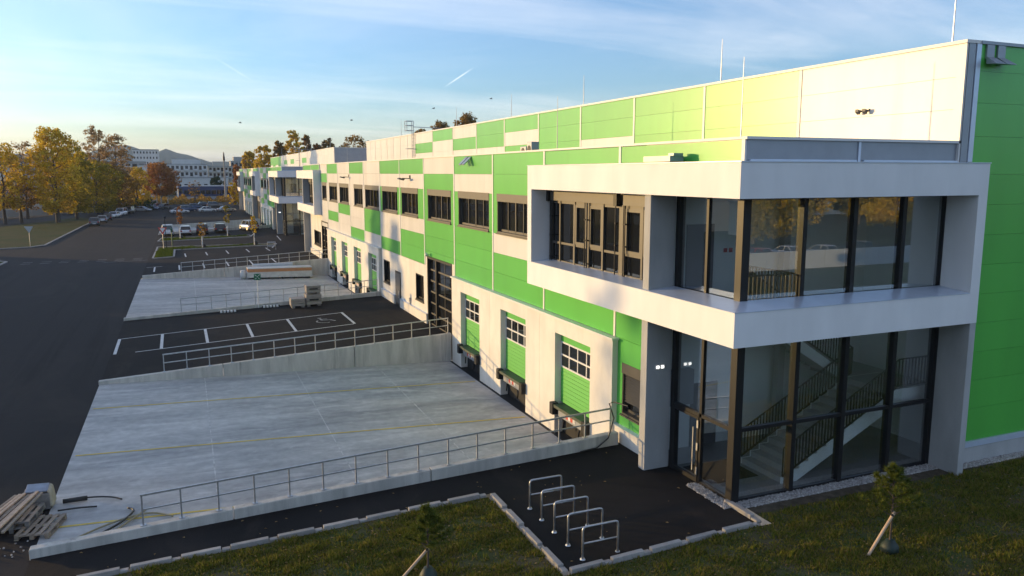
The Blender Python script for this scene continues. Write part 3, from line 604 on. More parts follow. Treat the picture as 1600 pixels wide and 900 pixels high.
    for k in range(n2):
        xa = x1 - (x1 - xe) * k / n2; z = zl + (ze - zl) * (k + 1) / n2; bb = MB(); bx(bb, xa - (x1 - xe) / n2 - .03, xa, 2.34, 3.9, z - .18, z); bb.build('step', 'fair_concrete', st)
    for y in (.50, 2.17):
        bb = MB(); pts = []
        for k in range(n1): xa = x0 + (x1 - x0) * k / n1; z = zl * (k + 1) / n1; pts += [(xa, z - zl / n1), (xa, z)]
        pts += [(x1, zl), (7.9, zl), (7.9, zl - .38), (x1 + .25, zl - .38), (x0 + .55, 0.0)]
        bb.prism(pts, 'y', yy(y), yy(y + .04)); bb.build('stringer', 'interior_white', st)
    bb = MB(); bb.prism([(x1, zl - .3), (xe, ze - .45), (xe, ze), (x1, zl)], 'y', yy(2.30), yy(2.335)); bb.build('stringer', 'interior_white', st)
    bb = MB(); bx(bb, x1, 7.9, .54, 3.95, zl - .22, zl); bb.build('landing', 'interior_floor', st)
    bb = MB(); bx(bb, .16, xe, .16, 3.95, ze - .32, ze); bb.build('gallery_floor', 'interior_floor', st)
    def balustrade(p, q, h=.92):
        bb = MB(); p, q = Vector(p), Vector(q); p.y, q.y = yy(p.y), yy(q.y); up = Vector((0, 0, h)); bb.tube([p + up, q + up], .024, 6); bb.beam(p + Vector((0, 0, .1)), q + Vector((0, 0, .1)), .03, .05); n = max(2, int((q - p).length / .125))
        for k in range(n + 1): c = p.lerp(q, k / n); bb.box(c.x - .010, c.x + .010, c.y - .02, c.y + .02, c.z + .1, c.z + h)
        bb.build('balustrade', 'black_frame', st)
    balustrade((x0, .47, .12), (x1, .47, zl)); balustrade((x0, 2.22, .12), (x1, 2.22, zl)); balustrade((x1, .47, zl), (7.9, .47, zl))
    balustrade((x1, 2.27, zl), (xe, 2.27, ze)); balustrade((xe, .2, ze), (xe, 2.2, ze)); balustrade((.3, .22, ze), (xe, .22, ze))
    P(parent, 'interior_door', 'interior_door', 1.15, 2.15, yy(3.955), yy(3.995), 5.05, 7.05); P(parent, 'interior_door', 'interior_door', 1.5, 2.5, yy(3.955), yy(3.995), 0.0, 2.05)
    for x in (2.55, 2.75): P(parent, 'notice', 'red_paint', x, x + .13, yy(3.97), yy(3.995), 6.15, 6.28)
    P(parent, 'interior_column', 'fair_concrete', 4.6, 4.85, yy(3.6), yy(3.85), 0.0, 8.0); P(parent, 'wall_cabinet', 'grey_metal', .5, 1.4, yy(3.7), yy(3.98), 1.5, 2.6)

def roof_rod(parent, x, y, z0, h): b = MB(); b.tube([(x, y, z0), (x, y, z0 + h * .5), (x, y, z0 + h)], [.022, .018, .008], 6); b.box(x - .15, x + .15, y - .15, y + .15, z0, z0 + .1); b.build('lightning_rod', 'galvanised', parent)
def ladder(parent, x, y, z0, z1, zh):
    b = MB()
    for d in (-.28, .28): b.tube([(x - .12, y + d, z0), (x - .12, y + d, zh)], .03, 6)
    n = int((z1 - z0) / .3)
    for k in range(n): b.tube([(x - .12, y - .28, z0 + .2 + k * .3), (x - .12, y + .28, z0 + .2 + k * .3)], .018, 6)
    for z in (z0 + (zh - z1) * .0 + (z1 - z0) * .5, z1 + .25, (z1 + zh) / 2 + .15, zh):
        b.tube([(x - .12, y - .28, z), (x - .75, y - .35, z), (x - .75, y + .35, z), (x - .12, y + .28, z)], .028, 6)
    for d in (-.35, .35): b.tube([(x - .75, y + d, z1 + .2), (x - .75, y + d, zh)], .028, 6)
    b.tube([(x - .12, y, z1 + .6), (x + 3.2, y, z1 + .5)], .03, 6)
    b.build('roof_ladder', 'grey_metal', parent)

# ---- near hall
BA = thing('industrial_hall', 'near green and white panelled hall with glazed corner entrance and loading docks', 'building', (0, 0, 0))
SUMY = 74.4
P(BA, 'wall_core', 'white_panel', 0.02, 6.88, 4.08, SUMY - 4.08, -1.3, 9.25); P(BA, 'low_roof', 'roof_membrane', .1, 6.88, 4.1, SUMY - 4.1, 9.26, 9.30)
P(BA, 'hall_core', 'white_panel', 6.96, 40, 4.1, 74.7, 0, 12.0); P(BA, 'hall_core', 'white_panel', 8.6, 40, -.29, 4.09, 0, 12.0); P(BA, 'hall_core', 'white_panel', 6.96, 8.59, -.29, 4.09, 8.86, 12.0)
P(BA, 'hall_roof', 'roof_membrane', 7.0, 40, -.28, 74.69, 12.01, 12.06)
corner_unit(BA, 0.0, 1); corner_unit(BA, SUMY, -1, False)
# bay beside the entrance with the rolled-down shutter
for z0, z1_ in ((.55, .95), (2.62, 3.38), (3.38, 4.24)): panel(BA, 'G', FX, 3.2, 5.68, z0, z1_)
panel(BA, 'G', FX, 3.2, 3.55, .95, 2.62); panel(BA, 'G', FX, 5.22, 5.68, .95, 2.62); panel(BA, 'G', FX, 3.2, 5.68, 4.24, 4.44)
w = window(BA, 3.55, 5.22, .95, 2.62, 2, True)
for k in range(11):
    z = 2.28 - k * .085; b = MB(); b.hexa([(FX + .05, 3.62, z - .062), (FX + .085, 3.62, z - .062), (FX + .085, 5.15, z - .062), (FX + .05, 5.15, z - .062), (FX + .085, 3.62, z), (FX + .10, 3.62, z), (FX + .10, 5.15, z), (FX + .085, 5.15, z)]); b.build('shutter_slat', 'shutter_grey', w)
P(BA, 'wall_core', 'dark_void', -.04, .015, 3.2, 5.75, .0, 4.44)
plinth(BA, 3.16, 5.62)
seam(BA, 5.75, 3.38, 4.44)
panel(BA, 'G', FX, 5.81, 11.05, 3.38, 4.24); panel(BA, 'G', FX, 5.81, 11.05, 4.24, 4.44)
codes = {1: 'GGWGGG', 2: 'GGGGWG', 3: 'GGGGGW', 4: 'GGWGWG', 5: 'GWWGWG', 6: 'WGGWWW', 7: 'GWWWWG', 8: 'WWGWWW', 9: 'WGWWWG'}
wins = {1: (12.55, 15.98), 2: (16.95, 21.2), 3: (22.35, 26.5), 4: (28.45, 32.2), 5: (33.2, 37.35), 6: (38.35, 42.85), 7: (43.65, 46.95), 8: (49.15, 53.25), 9: (54.35, 58.45)}
for k, c in codes.items():
    bay(BA, 5.75 + PITCHY * k, 5.75 + PITCHY * (k + 1), c, wins[k], zlow=3.93 if k == 3 else None)
    seam(BA, 5.75 + PITCHY * k, 3.38, 9.40, m='white_trim')
bay(BA, 59.35, 63.25, 'WWWWGW', (59.9, 62.5)); seam(BA, 59.35, 3.38, 9.40)
P(BA, 'eaves_cap', 'white_trim', FX - .05, .3, 11.12, SUMY - 11.12, 9.402, 9.47)
dock_block(BA, 5.52, 21.80, [(7.0, 9.72), (12.42, 15.12), (17.74, 20.42)])
dock_block(BA, 38.02, 59.2, [(38.75, 41.4), (44.0, 46.75), (49.35, 52.0), (54.6, 57.2)])
P(BA, 'wall_core', 'dark_void', -.045, .018, 5.8, 63.2, -1.35, 9.2)
# plastered base between the docks
for a, c, z0, z1_ in ((22.0, 22.3, 0.0, 3.93), (26.75, 27.55, .55, 3.36), (29.25, 32.75, .55, 3.36), (34.15, 35.6, .55, 3.36), (37.35, 37.9, .55, 3.36), (27.55, 29.25, 2.66, 3.36), (27.55, 29.25, .55, 1.08), (35.6, 37.35, 2.66, 3.36), (35.6, 37.35, .55, 1.08), (32.75, 34.15, 2.25, 3.36)):
    P(BA, 'base_panel', 'cream_concrete', FX + .004, -.05, a, c, z0, z1_)
for a, c in ((26.75, 32.7), (34.2, 37.85)): plinth(BA, a, c, .54)
P(BA, 'base_panel', 'cream_concrete', FX + .004, -.05, 26.75, 27.14, 3.36, 3.93)
gate_door(BA, 22.3, 26.75, 0.02, 3.92); side_door(BA, 32.76, 34.14, 0.0, 2.24)
window(BA, 27.56, 29.24, 1.09, 2.65, 2, False, fm='black_frame'); window(BA, 35.61, 37.34, 1.09, 2.65, 2, False, fm='black_frame')
for y in (30.4, 33.0): P(BA, 'downpipe_box', 'galvanised', FX - .09, FX + .0, y, y + .12, .55, .95)
b = MB(); b.tube([(FX - .05, 26.2, 4.02), (FX - .22, 26.2, 4.05)], .04, 6); b.disc((FX - .24, 26.2, 4.06), .11, 'x', .12, 10); b.build('door_lamp', 'white_trim', BA)
for a, c, z0, z1_ in ((59.5, 59.7, 0, 3.36), (63.5, 64.2, .55, 3.36), (64.2, 68.6, 2.66, 3.36), (64.2, 68.6, .55, 1.1), (68.6, 71.2, .55, 3.36)): P(BA, 'base_panel', 'cream_concrete', FX + .004, -.05, a, c, z0, z1_)
P(BA, 'base_panel', 'cream_concrete', FX + .006, -.05, 59.7, 71.2, 3.90, 4.44); P(BA, 'base_panel', 'cream_concrete', FX + .006, -.05, 63.5, 71.2, 3.362, 3.898)
gate_door(BA, 59.7, 63.5, 0.02, 3.88); window(BA, 64.22, 68.58, 1.12, 2.65, 3, False, fm='black_frame'); plinth(BA, 63.55, 71.2, .54)
for y in (30.2, 48.9): floodlight(BA, FX, y, 8.25, 1.3)
for y in (19.2, 19.65): # sheet-metal rain chutes at the eaves
    b = MB(); b.hexa([(FX - .02, y, 9.30), (FX - .02, y + .3, 9.30), (FX - .38, y + .3, 8.95), (FX - .38, y, 8.95), (FX - .02, y, 9.36), (FX - .02, y + .3, 9.36), (FX - .40, y + .3, 9.0), (FX - .40, y, 9.0)]); b.build('rain_chute', 'galvanised', BA)
# upper hall facade
hc = {-1: 'WWW', 0: 'GGG', 1: 'GGG', 2: 'WGG', 3: 'GGG', 4: 'GWG', 5: 'WGG', 6: 'WGW', 7: 'WWG', 8: 'WGW'}
for k in range(-1, 13):
    y0, y1 = (-.18 if k < 0 else 5.75 + PITCHY * k), min(74.6, 5.75 + PITCHY * (k + 1)); c = hc.get(k, 'WWW')
    for r in range(3): panel(BA, c[r], HXF, y0 + .05, y1 - .05, HR[r] if r else 8.6, HR[r + 1], .05)
    if k >= 0: seam(BA, y0, 8.6, 12.07, HXF, w=.065 if k < 7 else .03)
    if k > 8: seam(BA, (y0 + y1) / 2, 8.6, 12.07, HXF, w=.02)
P(BA, 'corner_trim', 'white_panel', HXF - .004, HXF + .06, -.40, -.132, 8.6, 12.07)
P(BA, 'roof_cap', 'white_trim', HXF - .06, HXF + .5, -.44, 74.74, 12.072, 12.16); P(BA, 'roof_cap', 'grey_metal', HXF + .5, 40.1, -.46, -.1, 12.072, 12.158)
floodlight(BA, HXF, 2.78, 10.5, .38); floodlight(BA, HXF, 3.05, 10.5, .38)
ladder(BA, HXF, 54.4, 9.4, 12.15, 13.25)
for x, y, z, h in ((7.4, .45, 12.1, 2.2), (7.2, 10.5, 12.1, 1.75), (7.2, 22.1, 12.1, 1.65), (7.2, 32.1, 12.1, 1.6), (7.2, 43.2, 12.1, 1.6), (7.2, 60, 12.1, 1.8), (3, 16.7, 9.3, 2.72), (3, 3.95, 9.4, 2.66), (3, 66, 9.3, 2.6)): roof_rod(BA, x, y, z, h)
# gable end
gz = [.68, 1.68, 2.54, 3.40, 4.26, 5.12, 5.98, 6.84, 7.70, 8.56, 9.60, 10.51, 11.36, 12.07]
for i in range(len(gz) - 1):
    for x0, x1 in ((7.46, 19.0), (19.06, 30.0), (30.06, 40.0)): P(BA, 'panel', 'green_panel', x0, x1, -.40, -.30, gz[i] + .003, gz[i + 1] - .003)
P(BA, 'corner_trim', 'grey_metal', HXF + .07, HXF + .32, -.42, -.295, 8.9, 12.07); P(BA, 'corner_trim', 'sill_metal', HXF + .36, 7.44, -.43, -.295, 8.9, 12.07)
P(BA, 'gable_plinth', 'fair_concrete', 7.41, 40, -.44, -.29, -.1, .5); P(BA, 'plinth_flashing', 'sill_metal', 7.42, 40, -.46, -.30, .502, .672)
for x in (7.62, 8.06):
    b = MB(); b.box(x, x + .30, -.46, -.405, 11.7, 12.06); b.hexa([(x - .02, -.47, 11.55), (x + .32, -.47, 11.55), (x + .34, -.80, 11.52), (x - .04, -.80, 11.52), (x, -.44, 11.72), (x + .30, -.44, 11.72), (x + .30, -.47, 11.74), (x, -.47, 11.74)]); b.build('rain_chute', 'grey_metal', BA)
b = MB(); b.box(-.88, -.45, 2.0, 3.3, 8.90, 9.05); b.box(-.80, -.5, 1.95, 2.2, 9.05, 9.12); tag(b.build('flue_box', 'grey_metal', None, loc=(-.6, 2.6, 8.9)), 'low metal box lying on top of the white frame above the corner window', 'box')

# ---- rear hall, the same type but longer
BB = thing('industrial_hall', 'distant green and white hall behind the courtyard gap', 'building', (0, 95.7, 0))
Y2B = 95.7
P(BB, 'wall_core', 'white_panel', .02, 6.88, Y2B + 4.08, 181, -1.3, 9.25); P(BB, 'hall_core', 'white_panel', 6.96, 40, Y2B - .3, 181, 0, 12.0)
P(BB, 'gable_wall', 'grey_metal', 6.98, 40, Y2B - .36, Y2B - .31, 0, 12.05)
corner_unit(BB, Y2B, 1, True); corner_unit(BB, 142.0, -1, False); corner_unit(BB, 181.0, -1, False)
code2 = ['GGGWGG', 'GWGWWG', 'WGWWGW', 'GWWGWG', 'GGWWGW', 'WGGGWG', 'GWGWGG', 'WGWGWW', 'GGWWGW', 'GWGWWG', 'WWGWWW', 'GGWGWG']
k = 0; y = Y2B + 11.15
while y < 181 - 11.5:
    y1 = y + PITCHY
    if 130.85 - 1 < y1 and y < 143.0: y = 143.0; P(BB, 'infill_wall', 'white_panel', FX + .01, -.02, 142.0, 143.0, -1, 9.4); continue
    bay(BB, y, y1, code2[k % 12], (y + .7, y1 - .7), 3); seam(BB, y, 3.38, 9.40); k += 1; y = y1
P(BB, 'infill_wall', 'white_panel', FX + .01, -.02, 128.2, 130.9, -1, 9.4)
P(BB, 'eaves_cap', 'white_trim', FX - .05, .3, Y2B + 11.1, 170, 9.402, 9.47)
dock_block(BB, 108.2, 127.6, [(109.5, 112.1), (114.5, 117.1), (119.5, 122.1), (124.4, 127.0)]); dock_block(BB, 146, 166, [(148, 150.6), (153, 155.6), (158, 160.6), (163, 165.4)])
P(BB, 'wall_core', 'dark_void', -.045, .018, Y2B + 4.1, 169, -1.35, 9.2)
for i in range(16):
    y0, y1 = Y2B - .3 + i * PITCHY, Y2B - .3 + (i + 1) * PITCHY; c = 'WWWWWGWWGWGWGGGG'[i]; cc = {'W': 'WWW', 'G': 'WGW'}[c] if i < 12 else ('WGG' if i % 2 else 'GGG')
    for r in range(3): panel(BB, cc[r], HXF, y0 + .03, y1 - .03, HR[r] if r else 8.6, HR[r + 1], .05)
P(BB, 'roof_cap', 'white_trim', HXF - .06, HXF + .5, Y2B - .4, 181.1, 12.072, 12.16); P(BB, 'roof_cap', 'white_trim', HXF + .5, 40, Y2B - .42, Y2B - .1, 12.06, 12.12)
ladder(BB, HXF, 130, 9.4, 12.15, 13.1)
for y in (100, 118, 140, 160): roof_rod(BB, 7.2, y, 12.1, 1.8)
roof_rod(BB, 3.5, 97, 9.4, 2.8)
# roof plant standing on the low roof
def roof_unit(label, x, y, z, w, d, h):
    t = thing('rooftop_unit', label, 'air conditioner', (x, y, z)); b = MB(); b.box(x - w / 2, x + w / 2, y - d / 2, y + d / 2, z + .08, z + h); b.build('casing', 'grey_metal', t, bevel=.02)
    b = MB(); b.disc((x - w / 2 - .012, y, z + h * .55), min(d, h) * .33, 'x', .02, 16); b.build('fan_grille', 'black_frame', t)
    b = MB(); [b.box(x - w / 2, x + w / 2, y + s_ * d * .35 - .04, y + s_ * d * .35 + .04, z, z + .08) for s_ in (-1, 1)]; b.build('foot_rail', 'galvanised', t)
roof_unit('small grey air conditioner nearer the roof edge above the long window row', 3.0, 19.4, 9.31, .40, .55, .78); roof_unit('small brownish air conditioner behind its neighbour on the low roof', 3.2, 20.6, 9.31, .40, .70, .60)

# ------------------------------------------------------------------ things in the forecourt
def bike_stand():
    t = thing('bike_stand', '', 'bike rack', (0, 0, 0), 'bike stands on the forecourt'); b = MB(); r = .08
    pts = [(-.46, 0, 0)] + [(-.46, 0, .78 - r)] + [(-.46 + r - r * math.cos(a), 0, .78 - r + r * math.sin(a)) for a in (.5, 1.0, 1.57)] + [(.46 - r + r * math.sin(a), 0, .78 - r + r * math.cos(a)) for a in (0, .57, 1.07, 1.57)] + [(.46, 0, 0)]
    b.tube(pts, .026, 8); b.build('hoop', 'galvanised', t, True)
    b = MB(); b.tube([(-.46, 0, .38), (.46, 0, .38)], .02, 8); b.build('crossbar', 'galvanised', t, True)
    for x in (-.46, .46): b = MB(); b.tube([(x, 0, 0), (x, 0, .035)], [.07, .05], 12); b.build('foot_plate', 'galvanised', t)
    return t
bs0 = bike_stand()
for i, n in enumerate(('nearest to the lawn corner', 'second from the lawn corner', 'in the middle of the row of five', 'fourth from the lawn corner', 'farthest from the lawn corner')):
    o = bs0 if i == 0 else copy_tree(bs0); o.location = (-4.45, -.92 + i * .735, g(-4.45)); o['label'] = 'galvanised hoop bike stand ' + n
for i in range(3):
    o = copy_tree(bs0); o.location = (-3.9 + .08 * i, 76.6 + i * .8, g(-3.9)); o['label'] = 'distant bike stand beyond the second ramp railing'; o['group'] = 'distant bike stands'
def along(p, q, n, amp, rnd):
    p, q = Vector(p), Vector(q); return [p.lerp(q, i / n) + Vector((rnd.uniform(-amp, amp), rnd.uniform(-amp, amp), 0)) for i in range(n + 1)]
# gravel drip strips
def chips(name, rects, n, size, seed, m='stone_chip'):
    r = np.random.default_rng(seed); V = []; F = []
    base = np.array([(-1, -1, -.6), (1, -1, -.5), (1, 1, -.6), (-1, 1, -.5), (-.6, -.6, .5), (.6, -.5, .6), (.5, .6, .5), (-.6, .5, .6)]) * .5
    fc = np.array([(4, 5, 6, 7), (0, 1, 5, 4), (1, 2, 6, 5), (2, 3, 7, 6), (3, 0, 4, 7)])
    tot = sum((q[1] - q[0]) * (q[3] - q[2]) for q in rects)
    for q in rects:
        k = int(n * (q[1] - q[0]) * (q[3] - q[2]) / tot); x = r.uniform(q[0], q[1], k); y = r.uniform(q[2], q[3], k); s = r.uniform(.6, 1.3, k) * size; a = r.uniform(0, 6.28, k)
        ca, sa = np.cos(a), np.sin(a); P_ = base[None] * s[:, None, None] * r.uniform(.7, 1.3, (k, 8, 1))
        X = P_[..., 0] * ca[:, None] - P_[..., 1] * sa[:, None] + x[:, None]; Yv = P_[..., 0] * sa[:, None] + P_[..., 1] * ca[:, None] + y[:, None]
        Z = P_[..., 2] + q[4] + r.uniform(0, .02, k)[:, None]; o = sum(len(v) for v in V); V.append(np.stack([X, Yv, Z], -1).reshape(-1, 3)); F.append((fc[None] + (np.arange(k) * 8)[:, None, None] + o).reshape(-1, 4))
    o = np_obj(name, np.concatenate(V), np.concatenate(F), m); return o
b = MB()
for q in ((-.42, -.05, -.25, 1.45), (-.05, 7.15, -.42, -.04), (7.42, 40, -.72, -.42)): b.poly([(q[0], q[2], .006), (q[1], q[2], .006), (q[1], q[3], .006), (q[0], q[3], .006)])
struct(b, 'gravel_bed', 'gravel')
tag(chips('gravel', [(-.42, -.05, -.25, 1.45, .012), (-.05, 7.15, -.42, -.04, .012), (7.42, 14, -.72, -.45, .012)], 5200, .045, 3), 'pale gravel strip along the foot of the glazed corner and gable', 'gravel', kind='stuff')
b = MB(); b.poly([(.15, -.80, .004), (9, -.80, .004), (9, -.40, .004), (.15, -.40, .004)]); struct(b, 'soil_strip', 'soil')
# grass blades
def blades(name, label, regions, n, m, h0, h1, seed, wid=.011, zf=lawn_z, bare=0.0):
    r = np.random.default_rng(seed); xs, ys_ = [], []
    areas = [(q[1] - q[0]) * (q[3] - q[2]) for q in regions]
    for q, a in zip(regions, areas):
        k = int(n * a / sum(areas)); x = r.uniform(q[0], q[1], k); y = r.uniform(q[2], q[3], k)
        f = .45 + .25 * np.sin(x * 2.1 + 1.3 * np.sin(y * 1.7)) + .30 * np.sin(y * 3.3 + 2 * np.sin(x * 1.1)) + .30 * np.sin(x * 9.1 + 2 * np.sin(y * 6.3)) * np.sin(y * 8.7 + 2 * np.sin(x * 5.1)); keep = r.uniform(0, 1, k) < np.clip(f + .35 - bare, .05, 1); xs.append(x[keep]); ys_.append(y[keep])
    x, y = np.concatenate(xs), np.concatenate(ys_); k = len(x); z = np.array([zf(a, b_) for a, b_ in zip(x, y)]); h = r.uniform(h0, h1, k) * (.55 + .9 * (np.sin(x * 3 + y * 2) * np.sin(y * 4.1 - x)) ** 2)
    a = r.uniform(0, 6.28, k); w = wid * r.uniform(.7, 1.6, k); lean = r.normal(0, .55, (k, 2)) * h[:, None]
    V = np.empty((k, 3, 3)); V[:, 0] = np.stack([x - np.cos(a) * w, y - np.sin(a) * w, z - .01], -1); V[:, 1] = np.stack([x + np.cos(a) * w, y + np.sin(a) * w, z - .01], -1); V[:, 2] = np.stack([x + lean[:, 0], y + lean[:, 1], z + h], -1)
    return tag(np_obj(name, V.reshape(-1, 3), np.arange(k * 3).reshape(k, 3), m), label, 'grass', kind='stuff')
blades('grass', 'patchy mown grass left of the bike stands', [(-16.6, -5.62, -2.2, 3.22)], 120000, 'grass_blade', .03, .12, 1, .018, bare=.15)
blades('grass', 'shaded mown grass in front of the glazed corner', [(-5.6, .15, -5.5, -1.38), (.15, 12, -7, -.85)], 140000, 'grass_blade', .03, .12, 2, .018, bare=.15)
def fallen(name, label, rects, n, seed, m='leaf_tan'):
    r = np.random.default_rng(seed); V = []
    for q in rects:
        k = int(n * q[4]); x = r.uniform(q[0], q[1], k); y = r.uniform(q[2], q[3], k); z = np.array([(lawn_z(a, c) + .03 if q[5] else g(a) + .006) for a, c in zip(x, y)]); a = r.uniform(0, 6.28, k); s1 = r.uniform(.02, .05, k); t1 = r.uniform(0, .03, k)
        ca, sa = np.cos(a) * s1, np.sin(a) * s1; V.append(np.stack([np.stack([x - ca, y - sa, z], -1), np.stack([x + sa * .6, y - ca * .6, z + t1], -1), np.stack([x + ca, y + sa, z + t1 * .5], -1), np.stack([x - sa * .6, y + ca * .6, z + t1], -1)], 1).reshape(-1, 3))
    V = np.concatenate(V); return tag(np_obj(name, V, np.arange(len(V)).reshape(-1, 4), m), label, 'leaves', kind='stuff')
fallen('fallen_leaves', 'scattered dry leaves on the lawns and forecourt edge', [(-16, -5.7, -1.5, 3.2, .45, 1), (-5, 9, -6, -1.4, .35, 1), (-5.3, -.5, -1.1, 4.8, .025, 0), (-16, -5.5, 3.45, 4.9, .02, 0)], 1000, 44)
# young staked pines
def young_pine(label, x, y, h, seed, stake, base_m):
    r = np.random.default_rng(seed); z = lawn_z(x, y); t = thing('young_pine', label, 'young tree', (x, y, z), 'young pines planted in the lawn')
    b = MB(); b.tube([(x, y, z), (x + .02, y, z + h * .5), (x, y + .02, z + h * .97)], [.028, .02, .006], 6); b.build('trunk', 'bark', t)
    V, F = [], []; tips = []
    bm_ = MB()
    for k in range(26):
        f = .42 + .58 * (k / 25.0); zz = z + h * f; L = (.95 * (1 - f) + .07) * h * .55 * r.uniform(.7, 1.15); a = k * 2.4 + r.uniform(-.4, .4)
        tip = np.array([x + math.cos(a) * L, y + math.sin(a) * L, zz + L * .55]); bm_.tube([(x, y, zz - .03), tuple(tip)], [.010, .005], 5)
        for q in np.linspace(.35, 1, 4): tips.append((np.array([x, y, zz - .03]) * (1 - q) + tip * q, .06 + .06 * q))
    bm_.build('branches', 'bark', t)
    tips.append((np.array([x, y, z + h * .97]), .12))
    for c, rad in tips:
        k = 64; d = r.normal(0, 1, (k, 3)); d[:, 2] += .7; d /= np.linalg.norm(d, axis=1)[:, None]; p = np.cross(d, r.normal(0, 1, (k, 3))); p /= np.linalg.norm(p, axis=1)[:, None]
        e = c + d * (rad * 1.25 * r.uniform(.6, 1.1, k))[:, None]; o = sum(len(v) for v in V); V.append(np.stack([c + p * .009 + d * .01, c - p * .009 + d * .01, e], 1).reshape(-1, 3)); F.append(np.arange(k * 3).reshape(k, 3) + o)
    n = np_obj('needles', np.concatenate(V) - np.array([x, y, z]), np.concatenate(F), 'needle', t)
    b = MB(); b.tube([(x + stake[0], y + stake[1], z - .02), (x + .06, y - .03, z + h * .48)], .034, 8); b.build('stake', 'stake_wood', t)
    b = MB(); b.tube([(x - .03, y - .05, z + h * .44), (x + .05, y + .02, z + h * .45)], .03, 8); b.build('tie', 'hose_black', t)
    b = MB(); b.tube([(x, y, z - .01), (x + .02, y, z + .14), (x, y, z + .27), (x, y, z + .28)], [.21, .19, .10, .04], 10); b.build('watering_bag', base_m, t, True)
young_pine('young pine with leaning wooden stake on the sunlit lawn left of the bike stands', -8.35, -.15, 1.62, 4, (-.62, .15), 'water_bag')
young_pine('young pine with leaning stake on the dark lawn before the glazed staircase', 1.62, -3.55, 2.0, 9, (-.62, .03), 'water_bag')
# cable hanging over the near wall beside the shuttered window
b = MB(); b.tube([(-1.9, 4.9, .0), (-1.3, 4.9, .05), (-.9, 4.92, .3), (-.66, 5.0, .9), (-.66, 5.3, 1.3), (-.55, 5.2, 1.36), (-.4, 4.6, 1.38)], .022, 6); tag(b.build('cable', 'hose_black', loc=(-1.2, 4.9, 0)), 'black cable looped over the railing end beside the shuttered window', 'cable')

# pallet heap at the left edge
def pallet(label, x, y, z, rot, m='timber'):
    t = thing('pallet', label, 'pallet', (0, 0, 0), 'pallets in the heap at the left edge')
    for k in range(5): b = MB(); b.box(-.6, .6, -.4 + k * .175, -.4 + k * .175 + .10, .122, .144); b.build('board', m, t)
    for yy in (-.36, 0, .36):
        b = MB(); b.box(-.6, .6, yy - .05, yy + .05, 0, .022); b.build('runner', m, t)
    for xx in (-.53, 0, .53):
        for yy in (-.35, 0, .35): b = MB(); b.box(xx - .07, xx + .07, yy - .05, yy + .05, .0225, .10); b.build('block', m, t)
        b = MB(); b.box(xx - .07, xx + .07, -.4, .4, .1005, .1215); b.build('cross_board', m, t)
    t.location = (x, y, z); t.rotation_euler = (0, 0, rot); return t
pallet('weathered pallet under the timber boards in the heap', -17.35, 7.35, -.60, 1.45, 'grey_timber'); pallet('open pallet at the right end of the heap beside the ramp', -16.75, 6.75, -.60, 1.35); pallet('upper pallet lying on the weathered one in the heap', -17.30, 7.35, -.452, 1.40, 'grey_timber')
for i in range(7):
    x = -17.95 + i * .13; b = MB(); b.beam((-1.0, 0, 0), (1.0, 0, 0), .075, .04); o = b.build('timber_board', 'stake_wood' if i % 3 else 'timber'); o.location = (x, 7.25 - .04 * i, -.20 + .02 * (i % 3) + (.05 if i > 4 else 0)); o.rotation_euler = (0, -.10, 1.12 + .025 * i)
    tag(o, ('long pale timber board on the heap, %s' % ('leftmost', 'second from the left', 'third from the left', 'in the middle', 'third from the right', 'second from the right', 'rightmost')[i]), 'board', 'loose boards on the heap')
t = thing('rubble_crate', 'open crate lined with a grey sheet behind the boards', 'crate', (-17.05, 8.35, -.60))
b = MB(); x, y, z = -17.05, 8.35, -.60
for q in ((-.33, -.30, -.27, .27), (.30, .33, -.27, .27), (-.33, .33, -.30, -.27), (-.33, .33, .27, .30)): b.box(x + q[0], x + q[1], y + q[2], y + q[3], z + .02, z + .46)
b.build('crate_wall', 'grey_timber', t)
b = MB(); b.hexa([(x - .29, y - .26, z + .05), (x + .29, y - .26, z + .05), (x + .29, y + .26, z + .05), (x - .29, y + .26, z + .05), (x - .29, y - .26, z + .30), (x + .29, y - .26, z + .28), (x + .29, y + .26, z + .36), (x - .29, y + .26, z + .38)]); b.build('rubble_fill', 'bag_grey', t)
b = MB(); b.hexa([(x - .30, y + .02, z + .44), (x + .28, y + .02, z + .40), (x + .26, y + .34, z + .50), (x - .28, y + .34, z + .53), (x - .30, y + .02, z + .47), (x + .28, y + .02, z + .44), (x + .26, y + .34, z + .55), (x - .28, y + .34, z + .58)]); b.build('cover_sheet', 'bag_grey', t, bevel=.03)
b = MB(); b.hexa([(x + .32, y - .30, z + .05), (x + .42, y - .26, z + .05), (x + .42, y + .28, z + .05), (x + .32, y + .32, z + .05), (x + .28, y - .26, z + .55), (x + .37, y - .22, z + .50), (x + .37, y + .24, z + .52), (x + .28, y + .28, z + .58)]); b.build('cloth_flap', 'bag_fabric', t, bevel=.04)
b = MB(); b.tube([(-16.45, 8.3, -.52), (-15.85, 8.4, -.55)], .065, 10); tag(b.build('drain_pipe', 'hose_black', loc=(-16.1, 8.35, -.6), smooth=True), 'thick short black pipe beside the rubble crate', 'pipe')
rb = random.Random(3)
